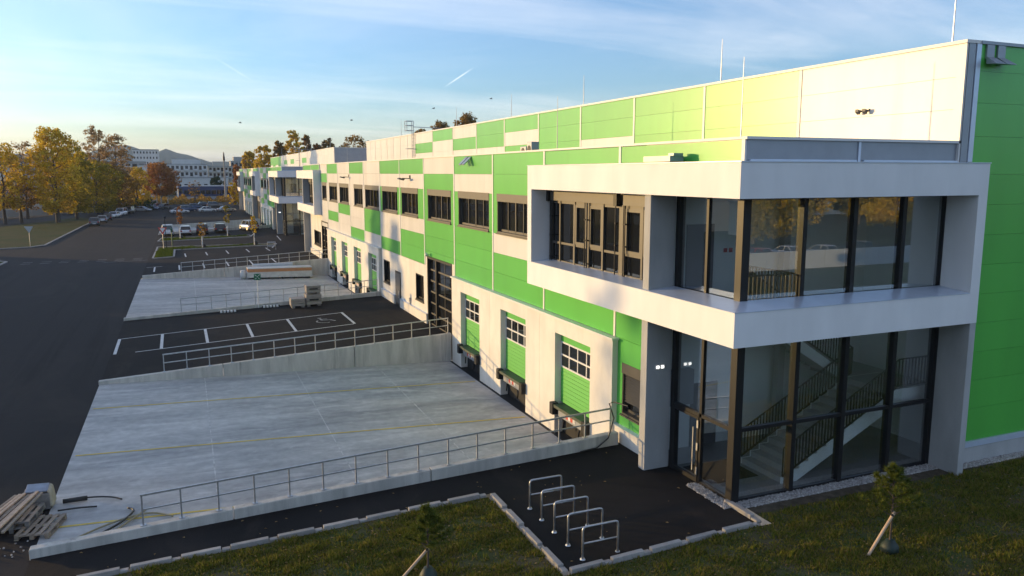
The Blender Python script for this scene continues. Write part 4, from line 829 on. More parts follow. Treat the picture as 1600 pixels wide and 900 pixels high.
for lab, pts, r_, m in (('thin black hose curving away from the pipe', [(-16.0, 8.35, -.55), (-15.6, 8.4, -.60), (-15.2, 8.25, -.615), (-14.95, 8.0, -.62)], .024, 'hose_black'), ('short straight black hose end below the pipe', [(-16.5, 7.7, -.57), (-16.0, 7.75, -.595), (-15.55, 7.7, -.61)], .026, 'hose_black'),
        ('pale hose lying in a wide loop on the ramp', [(-13.6, 6.35, -.665), (-14.1, 6.75, -.655), (-14.6, 6.7, -.64), (-15.2, 6.35, -.625), (-15.75, 5.85, -.61), (-15.9, 5.62, -.605), (-15.6, 5.55, -.612), (-15.1, 5.75, -.625), (-14.7, 6.35, -.635), (-14.3, 7.0, -.645)], .026, 'hose_pale'), ('dark hose crossing the pale loop on the ramp', [(-14.75, 7.3, -.63), (-14.6, 7.05, -.635), (-14.85, 6.4, -.628), (-15.3, 5.8, -.615)], .03, 'hose_black')):
    sm = []
    for i in range(len(pts) - 1):
        p0, p1, p2, p3 = [Vector(pts[max(0, min(len(pts) - 1, j))]) for j in (i - 1, i, i + 1, i + 2)]
        for s_ in range(5): u = s_ / 5; sm.append(.5 * ((2 * p1) + (p2 - p0) * u + (2 * p0 - 5 * p1 + 4 * p2 - p3) * u * u + (3 * p1 - p0 - 3 * p2 + p3) * u ** 3))
    sm.append(Vector(pts[-1])); b = MB(); b.tube([p + Vector((0, 0, r_ + .012)) for p in sm], r_, 8); tag(b.build('hose', m, loc=tuple(pts[0]), smooth=True), lab, 'hose')
b = MB(); b.tube([(-18.35, 7.3, -.6), (-18.35, 7.3, -.34), (-18.35, 7.3, -.30)], [.17, .18, .12], 14); tag(b.build('bucket', 'blue_plastic', loc=(-18.35, 7.3, -.6)), 'small blue tub at the left of the board heap', 'tub')
tag(chips('debris', [(-18.4, -16.95, 5.0, 6.3, -.60)], 40, .045, 17), 'scattered pale scraps at the foot of the board heap', 'debris', kind='stuff')

# goods on and beside the second ramp
t = thing('long_package', 'long foil-wrapped package with brown top stripe on the second ramp', 'package', (-5.2, 57.6, zz2(-5.2)))
zb = lambda x: zz2(x) + .02
for k in range(5): x = -7.6 + k * 1.2; b = MB(); b.box(x, x + .3, 56.9, 58.3, zb(x) - .02, zb(x) + .14); b.build('skid', 'hose_black', t)
b = MB(); b.hexa([(-8.0, 56.9, -.70), (-2.3, 56.9, -.86), (-2.3, 58.3, -.86), (-8.0, 58.3, -.70), (-8.0, 56.9, -.22), (-2.3, 56.9, -.30), (-2.3, 58.3, -.30), (-8.0, 58.3, -.22)]); b.build('panel_stack', 'foil_white', t)
b = MB(); b.hexa([(-7.95, 56.88, -.215), (-2.35, 56.88, -.295), (-2.35, 58.28, -.295), (-7.95, 58.28, -.215), (-7.95, 56.88, .06), (-2.35, 56.88, -.02), (-2.35, 58.28, -.02), (-7.95, 58.28, .06)]); b.build('brown_layer', 'foam_orange', t)
b = MB(); b.hexa([(-7.95, 56.9, .066), (-2.3, 56.9, -.014), (-2.3, 58.3, -.014), (-7.95, 58.3, .066), (-7.95, 56.9, .13), (-2.3, 56.9, .05), (-2.3, 58.3, .05), (-7.95, 58.3, .13)]); b.build('cover_sheet', 'foil_white', t)
b = MB(); b.tube([(-8.35, 57.3, -.8), (-8.3, 57.3, -.45), (-8.35, 57.3, -.05)], [.25, .30, .22], 10); tag(b.build('wrapped_bundle', 'foil_white', loc=(-8.35, 57.3, -.8), smooth=True), 'crumpled white bundle at the left end of the long package', 'bundle')
b = MB(); b.box(-7.4, -3.8, 58.7, 58.95, -.75, .30); tag(b.build('sheet_stack', 'sill_metal', loc=(-5.6, 58.8, -.75)), 'pale sheets standing behind the long package against the wall', 'sheets')
def crate(label, x0, x1, y0, y1, z0, z1, open_top):
    t = thing('grey_crate', label, 'crate', ((x0 + x1) / 2, (y0 + y1) / 2, z0), 'crates beside the second ramp')
    for x in (x0 + .05, x1 - .25): b = MB(); b.box(x, x + .2, y0, y1, z0, z0 + .13); b.build('foot', 'grey_timber', t)
    n = 3; h = (z1 - z0 - .13) / n
    for k in range(n): b = MB(); b.box(x0, x1, y0, y1, z0 + .131 + k * h, z0 + .13 + (k + 1) * h - .02); b.build('side_board', 'crate_grey', t, bevel=.015)
    if open_top: b = MB(); b.box(x0 + .2, x1 - .2, y0 - .012, y0 - .002, z0 + .13 + h * 1.2, z0 + .13 + h * 1.7); b.build('handle_slot', 'dark_void', t)
crate('tall grey crate leaning against the railing of the second ramp', -5.75, -4.75, 36.3, 37.4, -.19, .62, True); crate('upper dark-topped crate stacked on the tall one', -5.72, -4.78, 36.35, 37.38, .63, 1.22, True); crate('low grey crate left of the tall stack', -6.75, -5.85, 36.2, 37.2, -.22, .42, False)
t = thing('assembly_sign', 'green assembly point sign on a thin white pole by the second ramp', 'sign', (-8.66, 37.80, -.2))
b = MB(); b.tube([(-8.66, 37.80, -.3), (-8.66, 37.80, 1.98)], .03, 8); b.build('pole', 'sign_white', t); b = MB(); b.box(-8.87, -8.45, 37.74, 37.765, 1.58, 2.0); sg = b.build('sign_plate', 'sign_green', t)
b = MB()
for sx in (-1, 1):
    for sz in (-1, 1):
        p = Vector((-8.66 + sx * .155, 37.736, 1.79 + sz * .155)); q = Vector((-8.66 + sx * .07, 37.736, 1.79 + sz * .07)); b.beam(p, q, .03, .012, (0, 1, 0)); b.poly([(q.x - sx * .01, 37.731, q.z - sz * .01), (q.x + sx * .05, 37.731, q.z - sz * .01), (q.x - sx * .01, 37.731, q.z + sz * .05)])
b.disc((-8.66, 37.735, 1.80), .035, 'y', .008, 10); b.build('sign_symbol', 'sign_white', sg)
for lab, x, y in (('row of small pale blocks left of the assembly sign', -10.6, 37.2), ('row of small pale blocks right of the assembly sign', -7.9, 37.55)):
    t = thing('block_row', lab, 'blocks', (x, y, g(x)), 'rows of small blocks at the wall foot')
    for k in range(5): b = MB(); b.box(x - .5 + k * .21, x - .36 + k * .21, y - .1, y + .1, g(x), g(x) + .14); b.build('block', 'sign_white', t, bevel=.02)
    b = MB(); b.box(x - .55, x + .58, y + .11, y + .2, g(x), g(x) + .10); b.build('base_rail', 'rubber', t)
# far signs and posts
def road_sign(name, label, x, y, h, front):
    z = g(x); t = thing(name, label, 'sign', (x, y, z)); b = MB(); b.tube([(x, y, z), (x, y, z + h)], .04, 8); b.build('pole', 'galvanised', t)
    tri = lambda s_, d: [(x - s_, z + h + .02), (x + s_, z + h + .02), (x, z + h + .02 - s_ * 1.73)]
    b = MB(); b.prism(tri(.5, 0), 'y', y - .06, y - .04); pl = b.build('sign_plate', 'red_paint' if front else 'sign_grey', t)
    if front: b = MB(); b.prism([(x - .30, z + h - .07), (x + .30, z + h - .07), (x, z + h - .07 - .52)], 'y', y - .070, y - .062); b.build('sign_face', 'sign_white', pl)
road_sign('give_way_sign', 'red and white give way sign before the white van', -15.4, 85.4, 2.7, True); road_sign('give_way_sign', 'grey back of a triangular road sign on the left verge', -31.1, 98.2, 2.5, False)
t = thing('tall_post', 'thin dark post rising beside the give way sign', 'post', (-15.1, 86, g(-15.1))); b = MB(); b.tube([(-15.1, 86, g(-15.1)), (-15.1, 86, 3.4)], .04, 6); b.box(-15.2, -14.95, 85.9, 86.1, 3.2, 3.45); b.build('post_body', 'black_frame', t)
b = MB(); b.tube([(-14.5, 90, g(-14.5)), (-14.5, 90, 1.7)], .06, 8); b.box(-14.62, -14.38, 89.9, 90.1, 1.3, 1.75); tag(b.build('green_post', 'green_post', loc=(-14.5, 90, g(-14.5))), 'short green post on the grass behind the give way sign', 'post')
# grass strips between the parking rows
GS = []
for nm, pts in (('grass_strip', [(-16.3, 76.0), (-14.2, 76.2), (-14.2, 84.5), (-16.2, 84.5)]), ('grass_strip', [(-14.4, 84.6), (-2.9, 81.8), (-2.9, 83.8), (-16.2, 89.8), (-16.2, 84.6)]), ('grass_strip', [(-16.4, 98.6), (-4.6, 96.6), (-4.6, 99.4), (-16.0, 104.5)])):
    b = MB(); b.poly([(x, y, g(x) + .07) for x, y in pts]); s_ = struct(b, nm, 'lawn_soil'); kerb_path(s_, pts + [pts[0]], .18, -.05, .10, 2.5)
zs = lambda x, y: g(x) + .07
blades('grass', 'bright sunlit grass on the parking strips', [(-16.1, -14.4, 76.3, 84.3), (-15.5, -5.0, 98.4, 99.6), (-13.5, -5, 84.2, 84.8), (-15.8, -13, 99.5, 102.5), (-15.9, -12, 85, 87)], 26000, 'grass_bright', .06, .16, 6, .05, zs, -.3)

# ------------------------------------------------------------------ trees
def tree(name, label, x, y, z, h, rx, m, seed, n=4500, leaf=.30, clear=.18, shape='oval', bark='bark', trunk=.30, dens=1.0, group=None, cat='tree', limbs=9, fork=False):
    r = np.random.default_rng(seed); rr_ = random.Random(seed); t = thing(name, label, cat, (x, y, z), group)
    b = MB(); top = h * .93; wob = lambda s_: rr_.uniform(-s_, s_)
    b.tube([(x, y, z), (x + wob(.1), y + wob(.1), z + h * .2), (x + wob(.3), y + wob(.3), z + h * .5), (x + wob(.4), y + wob(.4), z + top)], [trunk, trunk * .75, trunk * .45, trunk * .06], 8)
    for k in range(limbs):
        f = clear + .08 + (.66 - clear) * k / limbs; a = k * 2.4 + wob(.5); L = rx * rr_.uniform(.6, .95) * (1.0 if shape != 'poplar' else .7); z0_ = z + h * f
        p1 = Vector((x, y, z0_)); p3 = p1 + Vector((math.cos(a) * L, math.sin(a) * L, L * rr_.uniform(.5, 1.1))); p2 = p1.lerp(p3, .5) + Vector((0, 0, -.08 * L))
        b.tube([p1, p2, p3], [trunk * .38 * (1 - f * .5), trunk * .22 * (1 - f * .5), .02], 5)
    b.build('trunk', bark, t)
    n = int(n * 1.35); nc = max(40, int(n / 30)); u = r.uniform(0, 1, nc); ang = r.uniform(0, 6.28, nc)
    zf = clear + (1 - clear) * u
    if shape == 'oval': prof = np.sin(np.pi * np.clip(u * .78 + .12, 0, 1)) ** .8
    elif shape == 'poplar': prof = np.sin(np.pi * np.clip(u * .80 + .13, 0, 1)) ** .6 * .8
    else: prof = np.sqrt(np.clip(1 - (u * 1.9 - .9) ** 2 * .95, .03, 1))
    prof = prof * (1 + .28 * np.sin(ang * 3 + seed) * np.sin(u * 9 + seed))
    rad = rx * prof * np.sqrt(r.uniform(.12, 1.0, nc)); cx_ = rad * np.cos(ang); cy_ = rad * np.sin(ang); cz = h * zf * r.uniform(.93, 1.0, nc)
    cr_ = rx * r.uniform(.10, .26, nc); per = n // nc
    idx = np.repeat(np.arange(nc), per); k = len(idx); d = r.normal(0, 1, (k, 3)); d /= np.linalg.norm(d, axis=1)[:, None]
    c = np.stack([cx_, cy_, cz], 1)[idx] + d * (cr_[idx] * r.uniform(.2, 1.0, k) ** .6)[:, None] * np.array([1, 1, .8])
    c[:, 2] = np.maximum(c[:, 2], h * clear * .7)
    nrm = r.normal(0, 1, (k, 3)); nrm[:, 2] += .4; nrm /= np.linalg.norm(nrm, axis=1)[:, None]; tx = np.cross(nrm, r.normal(0, 1, (k, 3))); tx /= np.linalg.norm(tx, axis=1)[:, None]; ty = np.cross(nrm, tx); s_ = (leaf * r.uniform(.55, 1.25, k))[:, None]
    V = np.stack([c - tx * s_ * .5, c - ty * s_ * .32 + nrm * s_ * .08, c + tx * s_ * .5, c + ty * s_ * .32 + nrm * s_ * .08], 1).reshape(-1, 3)
    np_obj('crown', V, np.arange(k * 4).reshape(k, 4), m, t); return t
GL = 'autumn trees at the left behind the road'
tree('broadleaf_tree', 'orange-yellow tree cut by the left picture edge', -43.0, 150, -.6, 14.5, 4.2, 'leaf_gold', 11, 5200, .42, .2, group=GL)
tree('broadleaf_tree', 'thin brownish half-bare tree between the edge tree and the big golden one', -41.8, 165, -.5, 15.8, 3.0, 'leaf_tan', 12, 1500, .34, .25, group=GL, limbs=16)
tree('broadleaf_tree', 'small dark brown tree before the cream house', -40.8, 152, -.6, 8.5, 3.4, 'leaf_brown', 26, 2200, .36, .3, group=GL)
tree('broadleaf_tree', 'big golden tree with dark trunk on the left verge', -34.6, 150, -.6, 17.4, 4.6, 'leaf_gold', 13, 11000, .42, .13, 'oval', trunk=.42, group=GL, limbs=12)
tree('broadleaf_tree', 'golden-olive tree directly right of the biggest golden crown', -32.6, 160, -.6, 14.6, 3.7, 'leaf_olive', 14, 6500, .42, .12, group=GL)
tree('broadleaf_tree', 'tall sparse tan tree with airy top', -30.3, 186, -.6, 19.6, 3.6, 'leaf_tan', 15, 3800, .40, .3, group=GL, limbs=20, trunk=.35)
tree('broadleaf_tree', 'second sparse tan tree, slightly lower, right of the airy one', -27.0, 190, -.6, 18.4, 3.6, 'leaf_tan', 16, 3400, .40, .3, group=GL, limbs=18, trunk=.34)
tree('broadleaf_tree', 'dense olive tree under the two airy tan trees', -30.6, 178, -.6, 11.6, 5.2, 'leaf_olive', 17, 7500, .45, .08, 'round', group=GL)
tree('broadleaf_tree', 'dark brown-green tree between the olive one and the orange one', -27.4, 186, -.6, 10.5, 4.6, 'leaf_brown', 27, 5200, .45, .06, 'round', group=GL)
tree('broadleaf_tree', 'yellow-leaved low tree left of the orange one', -23.6, 203, -.6, 10.4, 3.7, 'leaf_gold', 18, 5000, .45, .1, 'round', group=GL)
OT = tree('broadleaf_tree', 'orange-brown tree with several pale trunks', -18.6, 216, -.6, 11.8, 4.9, 'leaf_orange', 19, 7000, .46, .3, 'round', 'pale_bark', .26, group=GL)
for dx in (-.9, 1.6): b = MB(); b.tube([(-18.6 + dx, 216.2, -.6), (-18.6 + dx * 1.3, 216.2, 7.5)], [.2, .08], 7); b.build('trunk', 'pale_bark', OT)
tree('broadleaf_tree', 'small reddish bare tree before the dark blue carriage', -9.9, 236, -.5, 7.2, 2.0, 'leaf_brown', 20, 420, .3, .3, limbs=14, group='small trees in the background')
tree('broadleaf_tree', 'round dark green tree behind the dark blue carriage', -2.2, 274, -.6, 8.0, 2.4, 'leaf_green', 21, 2600, .5, .2, 'round', group='small trees in the background')
tree('broadleaf_tree', 'orange tree at the far end of the distant hall', 1.2, 214, -.6, 11.6, 2.1, 'leaf_orange', 22, 2600, .42, .12, 'poplar', group='small trees in the background')
tree('broadleaf_tree', 'low orange tree left of the distant hall corner', -.4, 208, -.6, 6.6, 1.7, 'leaf_gold', 23, 1500, .4, .12, 'oval', group='small trees in the background')
GR = 'autumn trees rising behind the hall roofs'
for i, (lab, x, y, h, rx, m, shape) in enumerate((('leftmost golden tree rising behind the distant hall roof', 8.7, 216, 17.0, 3.0, 'leaf_gold', 'oval'), ('brown poplar second from the left behind the distant hall roof', 13.0, 216, 18.3, 2.5, 'leaf_brown', 'poplar'), ('tallest golden poplar behind the distant hall roof', 17.3, 219, 21.6, 3.1, 'leaf_gold', 'oval'),
        ('dark slim tree right of the tallest golden poplar', 21.3, 221, 20.4, 2.2, 'leaf_brown', 'poplar'), ('low russet tree between the dark slim one and the round ones', 24.4, 219, 18.0, 2.6, 'leaf_orange', 'oval'), ('brown-gold tree left of the wide round crown', 26.4, 216, 19.0, 3.0, 'leaf_brown', 'oval'), ('wide round brown-gold crown above the grey end wall', 34.6, 216, 20.2, 5.6, 'leaf_brown', 'round'), ('low orange tree at the far left end of the roofs', 5.4, 226, 15.5, 2.4, 'leaf_gold', 'oval'))):
    tree('broadleaf_tree', lab, x, y, -.6, h, rx, m, 40 + i, 4200, .62, .25, shape, group=GR)
for i, (lab, x, y, h, rx) in enumerate((('row of dark brown treetops behind the roof ladder', 50, 181, 22.3, 4.6), ('dark rounded treetop behind the near hall roof, right of the others', 50, 161, 23.0, 4.4), ('low dark treetop directly right of the roof ladder', 46, 188, 21.0, 3.2))): tree('broadleaf_tree', lab, x, y, -.6, h, rx, 'leaf_brown', 60 + i, 6000, .55, .3, 'round', group=GR)
def sapling(label, x, y, h, m, seed, n):
    t = tree('young_street_tree', label, x, y, g(x) + .07, h, .55, m, seed, n, .22, .45, 'poplar', 'pale_bark', .05, limbs=5, group='young trees on the parking strips', cat='young tree')
    b = MB(); b.tube([(x, y, g(x) + .05), (x, y, g(x) + 1.5)], .06, 8); b.build('trunk_wrap', 'sign_white', t)
    b = MB(); b.tube([(x + .18, y, g(x) + .07), (x + .18, y, g(x) + .4), (x + .16, y, g(x) + .55)], [.2, .2, .08], 8); b.build('watering_bag', 'hose_black', t)
sapling('young street tree with pinkish leaves beside the white van', -13.6, 100.4, 4.6, 'leaf_orange', 71, 420); sapling('young street tree with dark leaves on the front strip', -11.1, 84.4, 3.2, 'leaf_brown', 72, 150); sapling('young street tree with yellow-green top behind the front strip', -7.5, 99.5, 4.4, 'leaf_olive', 73, 380); sapling('young street tree with golden leaves nearest the hall', -5.2, 83.6, 3.6, 'leaf_gold', 74, 320)
b = MB()
# ------------------------------------------------------------------ vehicles
def car(kind, paint):
    """built along +y (front), local origin on the ground under the middle"""
    L, W, H, belt, hood, wb = {'hatch': (3.7, 1.60, 1.34, .82, .80, 2.3), 'suv': (3.95, 1.66, 1.52, .95, .95, 2.4), 'van': (3.9, 1.62, 1.66, .98, .95, 2.4), 'sedan': (4.1, 1.62, 1.28, .80, .76, 2.45)}[kind]
    t = thing('parked_car', '', 'car', (0, 0, 0), 'parked cars'); y0, y1 = -L / 2, L / 2; hw = W / 2
    def loft(secs, name, m, parent=t, smooth=True):
        b = MB(); n = len(secs[0])
        for s_ in secs: b.v += s_
        for i in range(len(secs) - 1):
            for k in range(n): b.f.append((i * n + k, i * n + (k + 1) % n, (i + 1) * n + (k + 1) % n, (i + 1) * n + k))
        b.f.append(tuple(range(n))[::-1]); b.f.append(tuple((len(secs) - 1) * n + k for k in range(n))); return b.build(name, m, parent, smooth)
    def sec(y, w, zb, zt): return [(-w * .92, y, zb), (w * .92, y, zb), (w, y, zb + .18), (w, y, zb + (zt - zb) * .62), (w * .93, y, zt), (-w * .93, y, zt), (-w, y, zb + (zt - zb) * .62), (-w, y, zb + .18)]
    stations = [(y0, .84, .32, belt * .86), (y0 + .12, .95, .22, belt * .97), (y0 + .5, 1, .18, belt), (0, 1, .17, belt), (y1 - 1.1, 1, .18, hood), (y1 - .3, .96, .2, hood * .88), (y1 - .05, .86, .26, hood * .72)]
    loft([sec(y, hw * w, zb, zt) for y, w, zb, zt in stations], 'body', paint)
    cr, cf = {'hatch': (y0 + .12, y1 - .85), 'suv': (y0 + .10, y1 - .95), 'van': (y0 + .05, y1 - .85), 'sedan': (y0 + .55, y1 - 1.0)}[kind]
    rr0, rf = {'hatch': (y0 + .50, y1 - 1.65), 'suv': (y0 + .38, y1 - 1.60), 'van': (y0 + .12, y1 - 1.5), 'sedan': (y0 + 1.15, y1 - 1.75)}[kind]
    zb, zt = belt - .02, H - .05; b = MB(); wb_, wt = hw * .93, hw * .78
    b.hexa([(-wb_, cr, zb), (wb_, cr, zb), (wb_, cf, zb), (-wb_, cf, zb), (-wt, rr0, zt), (wt, rr0, zt), (wt, rf, zt), (-wt, rf, zt)]); b.build('window_glass', 'car_glass', t)
    b = MB(); b.hexa([(-wt * 1.02, rr0 - .04, zt + .001), (wt * 1.02, rr0 - .04, zt + .001), (wt * 1.02, rf + .04, zt + .001), (-wt * 1.02, rf + .04, zt + .001), (-wt * .9, rr0 + .1, H), (wt * .9, rr0 + .1, H), (wt * .9, rf - .1, H), (-wt * .9, rf - .1, H)]); b.build('roof', paint, t, bevel=.03)
    for s_ in (-1, 1):
        for (ya, yb_, w_, h_) in ((cr, rr0, .07, .06), (cf, rf, .07, .06), ((cr + cf) / 2 - .1, (rr0 + rf) / 2 - .1, .04, .09)): b = MB(); b.beam((s_ * wb_ * 1.0, ya, zb), (s_ * wt * 1.01, yb_, zt), w_, h_); b.build('pillar', paint, t)
    if kind == 'van': b = MB(); b.hexa([(-wb_, cr - .01, zb), (wb_, cr - .01, zb), (wb_, cr + 1.2, zb), (-wb_, cr + 1.2, zb), (-wt, rr0 - .012, zt - .45), (wt, rr0 - .012, zt - .45), (wt * 1.02, rr0 + 1.2, zt - .1), (-wt * 1.02, rr0 + 1.2, zt - .1)]); b.build('cargo_panel', paint, t)
    for s_ in (-1, 1):
        for y in (-wb / 2, wb / 2):
            b = MB(); b.disc((s_ * (hw - .09), y, .29), .29, 'x', .19, 18); wh = b.build('wheel', 'tyre', t); b = MB(); b.disc((s_ * (hw + .006), y, .29), .18, 'x', .02, 14); b.build('rim', 'rim', wh)
        b = MB(); b.box(s_ * hw * .62, s_ * hw * .90, y0 - .02, y0 + .10, belt * .66, belt * .90); b.build('tail_lamp', 'tail_lamp', t)
        b = MB(); b.hexa([(s_ * hw * .5, y1 - .20, hood * .60), (s_ * hw * .88, y1 - .30, hood * .60), (s_ * hw * .86, y1 - .06, hood * .60), (s_ * hw * .5, y1 - .015, hood * .60), (s_ * hw * .5, y1 - .24, hood * .76), (s_ * hw * .88, y1 - .34, hood * .76), (s_ * hw * .86, y1 - .12, hood * .74), (s_ * hw * .5, y1 - .05, hood * .74)]); b.build('headlamp', 'head_lamp', t)
        b = MB(); b.box(s_ * hw, s_ * (hw + .13), cf - .45, cf - .35, belt - .02, belt + .09); b.build('mirror', paint, t, bevel=.02)
    for y, s_ in ((y0, -1), (y1, 1)): b = MB(); b.box(-.24, .24, y + s_ * .012 - .006, y + s_ * .012 + .006, .42, .52); b.build('number_plate', 'plate_white', t)
    b = MB(); b.box(-hw * .86, hw * .86, y0 - .03, y0 + .15, .24, .38); b.build('bumper', 'rubber', t, bevel=.02)
    return t
PROTO = {k: car(k, 'car_white') for k in ('hatch', 'suv', 'van', 'sedan')}; used = set()
def place_car(kind, paint, x, y, rot, label, z=None):
    o = copy_tree(PROTO[kind]) if kind in used else PROTO[kind]; used.add(kind)
    o.location = (x, y, g(x) if z is None else z); o.rotation_euler = (0, 0, rot); o['label'] = label
    for ch in o.children:
        if ch.name.split('.')[0] in ('body', 'roof', 'pillar', 'cargo_panel', 'mirror'): ch.material_slots[0].link = 'OBJECT'; ch.material_slots[0].material = M[paint]
    return o
place_car('van', 'car_white', -15.3, 109.0, 0, 'white van seen from behind at the left of the parking row'); place_car('hatch', 'car_white', -12.9, 108.8, .02, 'white hatchback right of the van, behind the pinkish young tree'); place_car('suv', 'car_brown', -10.6, 108.4, -.02, 'dark brown car in the middle of the rear-facing row'); place_car('hatch', 'car_black', -8.1, 109.2, 0, 'black car at the right of the rear-facing row')
place_car('suv', 'car_silver', -3.9, 110.0, .35, 'silver car beside the hall railing, lit at its left')
for i, (k, p, x, y, r_, lab) in enumerate((('sedan', 'car_white', -13.9, 176, -1.45, 'white saloon leftmost in the distant group'), ('suv', 'car_blue', -12.0, 182, -1.4, 'dark blue car behind the leftmost white saloon'), ('sedan', 'car_white', -8.0, 175, -1.5, 'white saloon in the middle of the distant group'), ('sedan', 'car_silver', -4.1, 172, -1.3, 'silver saloon nearest the distant hall'), ('hatch', 'car_blue', -10.2, 196, -1.5, 'blue car in the back row of the distant group'), ('suv', 'car_grey', -5.6, 197, -1.5, 'dark grey car in the back row near the hall'), ('hatch', 'car_black', -7.8, 204, -1.4, 'black car farthest back between the blue and grey ones'),
        ('suv', 'car_grey', -27.6, 139, .05, 'dark grey car first in the line along the left kerb'), ('hatch', 'car_silver', -27.2, 149, .05, 'small silver car second in the line along the left kerb'), ('hatch', 'car_black', -26.9, 156, .05, 'black car third in the kerb line'), ('sedan', 'car_white', -26.4, 165, 2.9, 'white car facing the camera in the kerb line'), ('van', 'car_white', -25.6, 173, 2.9, 'white van in the kerb line'), ('van', 'car_black', -24.6, 182, 2.9, 'black van in the kerb line'), ('sedan', 'car_silver', -22.2, 191, -2.0, 'silver estate car turned side on at the end of the kerb line'), ('hatch', 'car_blue', -20.4, 200, -2.4, 'dark blue car partly hidden behind the silver estate'), ('hatch', 'car_red', -19.2, 206, -2.4, 'dark red car near the pale tree trunks'), ('hatch', 'car_black', -18.0, 204, 2.6, 'black car at the far right end of the kerb line'))):
    place_car(k, p, x, y, r_, lab, z=-.62 if x < -16 else None)
# ------------------------------------------------------------------ background
t = thing('railway_carriage', 'long dark blue carriage with silver base behind the parked cars', 'carriage', (-5.5, 263, -.6))
P(t, 'body', 'coach_blue', -14.5, 6, 261.5, 264.5, .9, 4.1, bevel=.15); P(t, 'base', 'coach_silver', -14.3, 6, 261.4, 264.6, -.2, .88); P(t, 'roof', 'foil_white', -13.0, 6, 261.9, 264.1, 4.12, 4.5, bevel=.1)
for k in range(11): P(t, 'window', 'dark_glass', -12.6 + k * 1.66, -11.2 + k * 1.66, 261.46, 261.49, 1.6, 2.9)
P(t, 'cab_window', 'dark_glass', -14.45, -13.3, 261.44, 261.49, 2.2, 3.6); P(t, 'door', 'coach_blue', -13.2, -12.7, 261.40, 261.49, .9, 3.3)
t = thing('chimney_pole', 'tall slender pale pole rising left of the distant hall', 'pole', (-.9, 240, -.6)); b = MB(); b.tube([(-.9, 240, -.7), (-.9, 240, 9), (-.9, 240, 12.3)], [.36, .28, .24], 12); b.build('shaft', 'pale_bark', t); b = MB(); b.tube([(-.9, 240, 12.31), (-.9, 240, 13.2), (-.9, 240, 14.9)], [.34, .34, .10], 12); b.build('head', 'bronze_frame', t)
def block(label, x0, x1, y0, depth, z0, z1, m, nx, nz, ww=.55, wh=.5, roof='roof_membrane', balcony=False, setback=None):
    t = thing('apartment_building', label, 'building', ((x0 + x1) / 2, y0, z0), 'apartment buildings on the skyline'); P(t, 'wall', m, x0, x1, y0, y0 + depth, z0 - 8, z1); P(t, 'roof', roof, x0 - .2, x1 + .2, y0 - .2, y0 + depth + .2, z1 + .003, z1 + .3)
    if setback: P(t, 'penthouse', m, x0 + (x1 - x0) * setback[0], x0 + (x1 - x0) * setback[1], y0 + 1.2, y0 + depth - 1, z1 + .31, z1 + 2.4)
    for i in range(nx):
        for j in range(nz):
            w, h = (x1 - x0) / nx, (z1 - z0) / nz; xc, zc_ = x0 + w * (i + .5), z0 + h * (j + .5); P(t, 'window', 'dark_glass', xc - w * ww / 2, xc + w * ww / 2, y0 - .05, y0 - .004, zc_ - h * wh / 2, zc_ + h * wh / 2)
        if balcony and i % 2 == 0:
            for j in range(nz): zc_ = z0 + (z1 - z0) / nz * j; P(t, 'balcony', 'block_white', x0 + w * (i + .05), x0 + w * (i + .95), y0 - 1.2, y0 - .06, zc_ + .1, zc_ + 1.0)
block('white tower block with small windows below the hill', -35.2, -23.6, 420, 14, 7.0, 20.0, 'block_white', 8, 5, .4, .4); block('long pale apartment row with balconies in the middle of the skyline', -19.8, -2.0, 380, 12, 3.5, 12.4, 'block_white', 9, 3, .6, .6, balcony=True, setback=(.15, .85)); block('second pale apartment row continuing to the right', -1.2, 9.5, 388, 12, 3.5, 11.6, 'block_cream', 6, 3, .6, .6, balcony=True, setback=(.2, .9)); block('grey apartment block at the right end of the skyline', 11.0, 27, 425, 12, 5, 14.6, 'block_grey', 8, 3, .6, .6, setback=(.1, .6)); block('white cube house with two dark windows between the trees', -28.6, -23.6, 318, 9, 5.5, 11.5, 'block_white', 2, 2, .25, .5); block('flat-roofed terrace building left of the white cube house', -45, -27.0, 345, 10, 5, 13.0, 'block_grey', 7, 3, .7, .45, balcony=True)
block('brown-grey long building far left behind the trees', -82, -50, 380, 12, 4, 16, 'block_grey', 10, 4, .5, .5); block('long low white building behind the dark blue carriage', -15.2, 3.0, 300, 12, 1.0, 6.7, 'block_white', 8, 1, .5, .2); block('low cream annex right of the long low white building', 4.0, 16, 304, 10, 1.0, 6.2, 'block_cream', 4, 1, .5, .3)
t = thing('house', 'low cream house behind the trees at the left edge', 'house', (-48, 195, -.6)); P(t, 'wall', 'block_cream', -56, -43.6, 195, 204, -.7, 2.4); b = MB(); b.prism([(194.6, 2.4), (204.4, 2.4), (199.5, 4.6)], 'x', -56.3, -43.2); b.build('roof', 'bronze_frame', t)
for x in (-54.5, -50.8, -47.2): P(t, 'window', 'dark_glass', x, x + 1.5, 194.95, 194.99, .5, 1.7)
t = thing('fence', 'long pale fence behind the cars on the left street', 'fence', (-36, 178, -.6))
fp = [(-62, 152), (-46, 170), (-36, 186), (-29, 199), (-22, 212), (-20, 226)]
for i in range(len(fp) - 1):
    p, q = Vector(fp[i]), Vector(fp[i + 1]); n = max(1, int((q - p).length / 3))
    for k in range(n): a, c = p.lerp(q, k / n), p.lerp(q, (k + .97) / n); b = MB(); b.beam((a.x, a.y, .35), (c.x, c.y, .35), .06, 1.5); b.build('fence_panel', 'block_grey', t)
